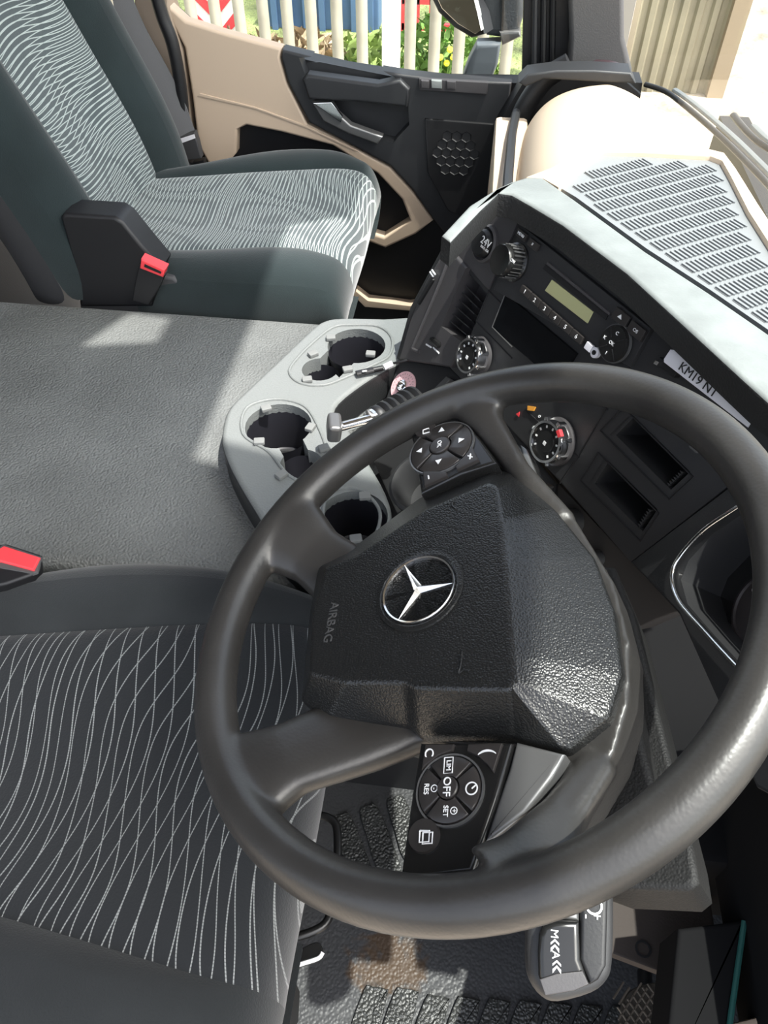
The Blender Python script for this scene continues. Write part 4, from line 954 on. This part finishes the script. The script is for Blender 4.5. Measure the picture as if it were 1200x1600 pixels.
# knee area
kp = root('knee_panel', (.35, .1, .3)); tag(kp, 'black lower dash panel beside the driver footwell', 'panel')
aabb('column_void_block', (.245, .26, .28), (.5, .56, .45), M['matte'], kp, .01)  # black block added to read as the dark void under the cluster
aabb('upper_block', (.30, -.25, .40), (.50, .36, .58), M['matte'], kp, .01)
prism('plate', [PZ(u, v, .36) for u, v in ((800, 1340), (1100, 1340), (1120, 1460), (1066, 1532), (960, 1492), (850, 1450))], (0, 0, -.012), mat('plate_brown', (.045, .036, .031), .7, spec=.3, bump=.3, scale=400, dist=.0005), kp, .003)
lathe('plate_hole', PZ(1005, 1483, .3605), (0, 0, 1), [(.008, 0), (.008, .001), (.006, .001), (.0055, -.004), (0, -.005)], M['void'], kp, 20)
side = prism('side_box', [PZ(u, v, .46) for u, v in ((1060, 1450), (1158, 1438), (1165, 1440), (1142, 1590), (1130, 1700), (1035, 1700))], (0, 0, -.06), M['matte'], kp, .004, 3)
tube('teal_edge', [PZ(1163, 1440, .462), PZ(1142, 1588, .462), PZ(1128, 1700, .462)], .0025, M['teal'], kp, 8)
prism('sill', [PZ(u, v, .45) for u, v in ((1145, 1598), (1300, 1560), (1300, 1700), (1130, 1700))], (0, 0, -.02), M['beige2'], kp, .003)

# pedal
pe = root('pedal', PZ(1010, 1580, .02)); tag(pe, 'worn brown rubber pedal pad at the footwell edge', 'pedal')
pz = .14
prism('pad', spline([PZ(u, v, pz) for u, v in ((975, 1575), (982, 1550), (1005, 1538), (1035, 1534), (1050, 1545), (1050, 1600), (1045, 1660), (975, 1660))], 3, closed=True), (0, 0, -.02), mat('pedal_rubber', (.06, .052, .042), .45, bump=.4, scale=200, dist=.001), pe, .004)
bm = bmesh.new(); a0 = PZ(1012, 1590, pz+.001)
for k in range(-5, 6):
    for s in (1, -1):
        dv = V((.6*s, .8, 0)).normalized(); pv = V((dv.y, -dv.x, 0)); cc = a0+pv*k*.008
        L = .026 if abs(k) < 4 else .012
        tube_bm(bm, [cc-dv*L, cc+dv*L], .0013, 6)
link('tread', to_mesh(bm), mat('tread', (.12, .10, .08), .35), pe)
tube('arm', [PZ(1012, 1600, pz-.02), V((.33, .25, .02))], .01, M['steel'], pe, 10)

# floor mat with ribs
fm = root('rubber_mat', (0, .25, 0)); tag(fm, 'ribbed black rubber mat stained with mud in the driver footwell', 'mat')
prism('mat_sheet', [V((-.21, -.05, .006)), V((.32, -.05, .006)), V((.36, .56, .006)), V((-.21, .56, .006))], (0, 0, -.006), M['floor'], fm, .002)
k = 0
for i in range(9):
    u0 = 590+i*48; v0 = 1545+i*3+(i > 1)*8
    q = [PZ(u, v, .012) for u, v in ((u0-22, v0+2), (u0-8, v0-4), (u0+13, v0), (u0+15, v0+10), (u0-12, v0+100), (u0-52, v0+100))]
    prism('tread_rib', spline(q, 3, closed=True), (0, 0, -.006), M['rib'], fm, .002)
for i in range(5):
    u0 = 528+i*42; v0 = 1278-i*14
    q = [PZ(u, v, .012) for u, v in ((u0-8, v0+4), (u0+4, v0-6), (u0+20, v0-4), (u0+46, v0+60), (u0+58, v0+100), (u0+44, v0+110), (u0+18, v0+90), (u0+5, v0+50))]
    prism('tread_rib', spline(q, 3, closed=True), (0, 0, -.006), M['rib'], fm, .002)
# seat base levers
hb = lambda pts, z: [PZ(u, v, z) for u, v in pts]

# ================================================================ SEATS
def loft(stations, parts, parent, sub=2, closedring=False):
    """stations: list of rings (world points, same length). parts: (name, i0, i1, material)"""
    out = []
    for nm, i0, i1, mt in parts:
        bm = bmesh.new(); g = [[bm.verts.new(r[i]) for i in range(i0, i1+1)] for r in stations]
        for a, b in zip(g, g[1:]):
            for i in range(len(a)-1): bm.faces.new((a[i], a[i+1], b[i+1], b[i]))
        me = bpy.data.meshes.new(nm); bmesh.ops.recalc_face_normals(bm, faces=bm.faces)
        bm.to_mesh(me); bm.free()
        o = link(nm, me, mt, parent); md = o.modifiers.new('s', 'SUBSURF'); md.levels = md.render_levels = sub; out.append(o)
    return out
def lerp(a, b, t): return a+(b-a)*t
def cushion(parent, xs, near, far, bn, bf, zt, crest, zb, front_r, mats, dish=.012):
    """xs: list of x; near/far: seam y per x; bn/bf: bolster outer y; zt: insert height; crest: bolster crest height; zb: bottom"""
    st = []
    def ring(x, yn, yf, on_, of_, z, c, zb_, dx=0.):
        m = (yn+yf)/2
        P = [(yn+.06, zb_), (on_+.03, zb_), (on_, zb_+.03), (on_-.002, (z+zb_)/2+.02), (on_+.012, z+c*.4-.01), ((on_+yn)/2, z+c), (yn-.012, z+c*.55), (yn, z-.002), (yn+.014, z+.004), (lerp(yn, yf, .3), z-dish*.6), (m, z-dish), (lerp(yn, yf, .7), z-dish*.6), (yf-.014, z+.004), (yf, z-.002), (yf+.012, z+c*.55), ((of_+yf)/2, z+c), (of_-.012, z+c*.4-.01), (of_+.002, (z+zb_)/2+.02), (of_, zb_+.03), (of_-.03, zb_), (yf-.06, zb_)]
        return [V((x+dx, y, zz)) for y, zz in P]
    for i, x in enumerate(xs): st.append(ring(x, near[i], far[i], bn[i], bf[i], zt[i], crest[i], zb))
    xl = xs[-1]; a = dict(yn=near[-1], yf=far[-1], on_=bn[-1], of_=bf[-1])
    z0 = zt[-1]; c0 = crest[-1]; H_ = z0-zb
    for k, (fx, fz) in enumerate(((.45, .06), (.8, .22), (1., .5), (.95, .78), (.7, .96), (.2, 1.0))):
        z = z0-H_*fz; s = .01*k
        st.append(ring(xl+front_r*fx, a['yn'], a['yf'], a['on_']+s*.6, a['of_']-s*.6, z, c0*(1-fz), min(zb, z-.004) if fz < .98 else zb-.002))
    return loft(st, [('near_bolster', 0, 7, mats[0]), ('woven_insert', 7, 13, mats[1]), ('far_bolster', 13, 20, mats[0])], parent)

ds = root('driver_seat', (-.3, .25, 0)); tag(ds, 'charcoal driver seat with crossed pale thread pattern', 'seat')
cushion(ds, [-.62, -.5, -.38, -.27, -.19, -.14], [.14, .132, .122, .11, .10, .095], [.335, .352, .375, .395, .41, .418], [-.06, -.05, -.04, -.03, -.02, -.01], [.42, .435, .485, .492, .485, .475],
        [.545, .55, .552, .555, .552, .545], [.02, .025, .03, .03, .022, .012], .40, .045, (M['bolster'], M['insert_d']))
aabb('seat_base', (-.60, .02, .16), (-.17, .44, .41), M['black'], ds, .02)
aabb('seat_pedestal', (-.55, .08, 0), (-.22, .38, .17), M['black'], ds, .01)
prism('side_trim', [PZ(u, v, .36) for u, v in ((395, 1640), (430, 1585), (455, 1520), (452, 1570), (440, 1600), (430, 1660))], (0, 0, -.1), M['black'], ds, .003)
# adjusting handles at the seat front
hz = .36
tube('adjust_bar', spline(hb([(470, 1274), (500, 1274), (520, 1282), (527, 1300), (527, 1345), (520, 1400), (512, 1438), (490, 1455), (455, 1466)], hz), 4), .0045, M['steel'], ds, 10)
tb = prism('height_lever', spline(hb([(440, 1520), (450, 1495), (490, 1472), (502, 1476), (504, 1490), (496, 1499), (470, 1508)], hz), 3, closed=True), (0, 0, -.01), M['steel'], ds, .002)
tube('worn_edge', spline(hb([(446, 1515), (470, 1506), (497, 1497), (504, 1488)], hz), 4), .0022, M['white'], tb, 6)
# driver buckle
db_ = root('seatbelt_buckle', PZ(20, 890, .53)); tag(db_, 'red and black seat belt buckle beside the driver cushion', 'buckle')
zb_ = .585
prism('housing', [PZ(u, v, zb_) for u, v in ((-40, 872), (-8, 850), (10, 848), (66, 866), (66, 878), (55, 896), (10, 912), (-60, 925))], (-.01, 0, -.03), M['black'], db_, .004, 3)
prism('housing_edge', [PZ(u, v, zb_+.001) for u, v in ((-35, 873), (6, 850), (65, 870), (58, 893), (50, 896), (-40, 880))], (0, 0, -.004), M['satin'], db_, .001)
rb = prism('release_button', [PZ(u, v, zb_+.004) for u, v in ((-28, 872), (6, 852), (62, 870), (52, 890), (0, 876), (-30, 880))], (0, 0, -.006), M['red'], db_, .002, 3)

psr = root('passenger_seat', (-.42, 1.32, 0)); tag(psr, 'grey-green passenger seat with wavy pale pattern on cushion and backrest', 'seat')
cushion(psr, [-.66, -.56, -.45, -.36, -.29, -.25], [1.135, 1.14, 1.152, 1.175, 1.19, 1.185], [1.41, 1.435, 1.475, 1.495, 1.52, 1.53], [1.085, 1.06, 1.045, 1.045, 1.055, 1.07], [1.46, 1.50, 1.585, 1.61, 1.62, 1.60],
        [.55, .55, .548, .548, .545, .54], [.004, .012, .02, .022, .018, .008], .42, .05, (M['bolster_p'], M['insert_p']), .008)
# backrest
BX = [(0.50, -.63), (.56, -.637), (.64, -.655), (.74, -.695), (.86, -.74), (1.0, -.79), (1.15, -.85)]
st = []
for k, (z, x) in enumerate(BX):
    wv = 0.012*math.sin(min(k, 4)/4*math.pi)
    P = [(-.17, 1.16), (-.15, 1.10), (-.10, 1.062-wv), (-.045, 1.05-wv), (.0, 1.06-wv), (.03, 1.09), (.035, 1.125), (.012, 1.155), (.0, 1.165), (.004, 1.18), (-.004, 1.24), (-.008, 1.30), (-.004, 1.36), (.004, 1.415), (.0, 1.43), (.012, 1.44), (.04, 1.475), (.04, 1.52), (.01, 1.555+wv), (-.045, 1.565+wv), (-.10, 1.56+wv), (-.15, 1.52), (-.17, 1.45)]
    st.append([V((x+a, b-(.03 if 7 < i < 11 and k > 3 else 0), z+a*.25)) for i, (a, b) in enumerate(P)])
loft(st, [('backrest_bolster', 3, 8, M['bolster_p']), ('backrest_insert', 8, 14, M['insert_b']), ('backrest_bolster', 14, 19, M['bolster_p'])], psr)
loft([r[19:]+r[:4] for r in st], [('backrest_shell', 0, 7, M['shell'])], psr)
# side recliner cover
prism('recliner_cover', [PY(u, v, 1.055) for u, v in ((94, 340), (100, 334), (178, 339), (192, 348), (222, 385), (252, 420), (250, 445), (240, 480), (125, 480), (118, 425))], (0, .05, 0), M['black'], psr, .006, 3)
prism('lower_side_cover', [PY(u, v, 1.062) for u, v in ((118, 424), (240, 430), (270, 434), (290, 450), (298, 480), (300, 530), (130, 530))], (0, .05, 0), M['shell'], psr, .006, 3)
aabb('seat_base', (-.66, 1.12, .10), (-.30, 1.52, .43), M['black'], psr, .02)
aabb('seat_foot', (-.60, 1.15, 0), (-.34, 1.50, .11), M['black'], psr)
pb = root('seatbelt_buckle', PY(235, 430, 1.02)); tag(pb, 'red topped seat belt buckle on the inner side of the passenger seat', 'buckle')
prism('stalk', [PY(u, v, 1.04) for u, v in ((218, 412), (258, 430), (248, 452), (232, 478), (206, 470), (210, 445))], (0, .015, 0), M['black'], pb, .003)
prism('release_button', [PY(u, v, 1.034) for u, v in ((220, 405), (258, 422), (254, 434), (218, 420))], (0, .02, 0), M['red'], pb, .003, 3)
prism('button_slot', [PY(u, v, 1.033) for u, v in ((226, 413), (252, 425), (251, 428), (225, 417))], (0, .002, 0), M['void'], pb)
# belt hanging by the rear pillar
bt = root('seatbelt', PY(295, 240, 1.6)); tag(bt, 'grey seat belt webbing hanging beside the passenger backrest', 'seat belt')
pl = [PY(u, v, 1.60) for u, v in ((150, -330), (160, -150), (172, -30), (186, 40), (222, 110), (262, 170), (280, 218))]; pr_ = [PY(u, v, 1.62) for u, v in ((185, -330), (192, -150), (200, -30), (225, 40), (255, 95), (284, 150), (305, 208))]
a_ = spline(pl, 5); b_ = spline(pr_, 5)
bm = bmesh.new(); prism_bm(bm, a_+b_[::-1], (0, .003, 0)); link('webbing', to_mesh(bm), M['belt'], bt)
prism('tongue', [PY(u, v, 1.595) for u, v in ((279, 216), (303, 208), (308, 222), (314, 248), (290, 252), (284, 235))], (0, .02, 0), M['shell'], bt, .003, 3)
prism('tongue_label', [PY(u, v, 1.594) for u, v in ((281, 217), (303, 210), (305, 216), (283, 224))], (0, .002, 0), M['card'], bt)
an = root('belt_anchor', PY(280, 265, 1.62)); tag(an, 'black belt anchor hardware in the gap beside the passenger seat', 'anchor')
prism('bracket', [PY(u, v, 1.61) for u, v in ((258, 200), (268, 215), (275, 240), (300, 255), (318, 250), (322, 275), (290, 285), (250, 282), (252, 262), (268, 250))], (0, .02, 0), M['black'], an, .003)
tube('bolt', [PY(262, 268, 1.605), PY(262, 268, 1.63)], .012, M['steel'], an, 16); tube('bolt', [PY(296, 262, 1.60), PY(296, 262, 1.63)], .008, M['steel'], an, 16)

# passenger footwell ribs
pf_ = root('rubber_mat', (-.1, 1.4, 0)); tag(pf_, 'dark ribbed floor mat in the passenger footwell', 'mat')
prism('mat_sheet', [V((-.25, 1.1, .006)), V((.42, 1.1, .006)), V((.42, 1.66, .006)), V((-.25, 1.66, .006))], (0, 0, -.006), M['cabfloor'], pf_, .002)

# ================================================================ WIPERS
for nm, pts, r, lb in (('wiper', ((1008, 132), (1040, 143), (1070, 165), (1120, 208), (1165, 252), (1215, 305), (1290, 390)), .008, 'long wiper lying along the foot of the windscreen'),
                  ('wiper', ((1146, 180), (1162, 200), (1185, 222), (1230, 250), (1300, 300)), .009, 'second wiper arm further out on the windscreen')):
    W_ = root(nm, PZ(*pts[0], .66)); tag(W_, lb, 'wiper')
    zz = .70
    # the blade sits just outside the glass
    P_ = [PZ(u, v, zz) for u, v in pts]
    tube('blade', spline(P_, 5), r*.7, M['steel'], W_, 10, flat=.8)
    tube('spine', spline([p+V((.018, .01, .0)) for p in P_[1:]], 5), r*.8, mat('wiper_grey', (.12, .13, .13), .4), W_, 8, flat=.6)
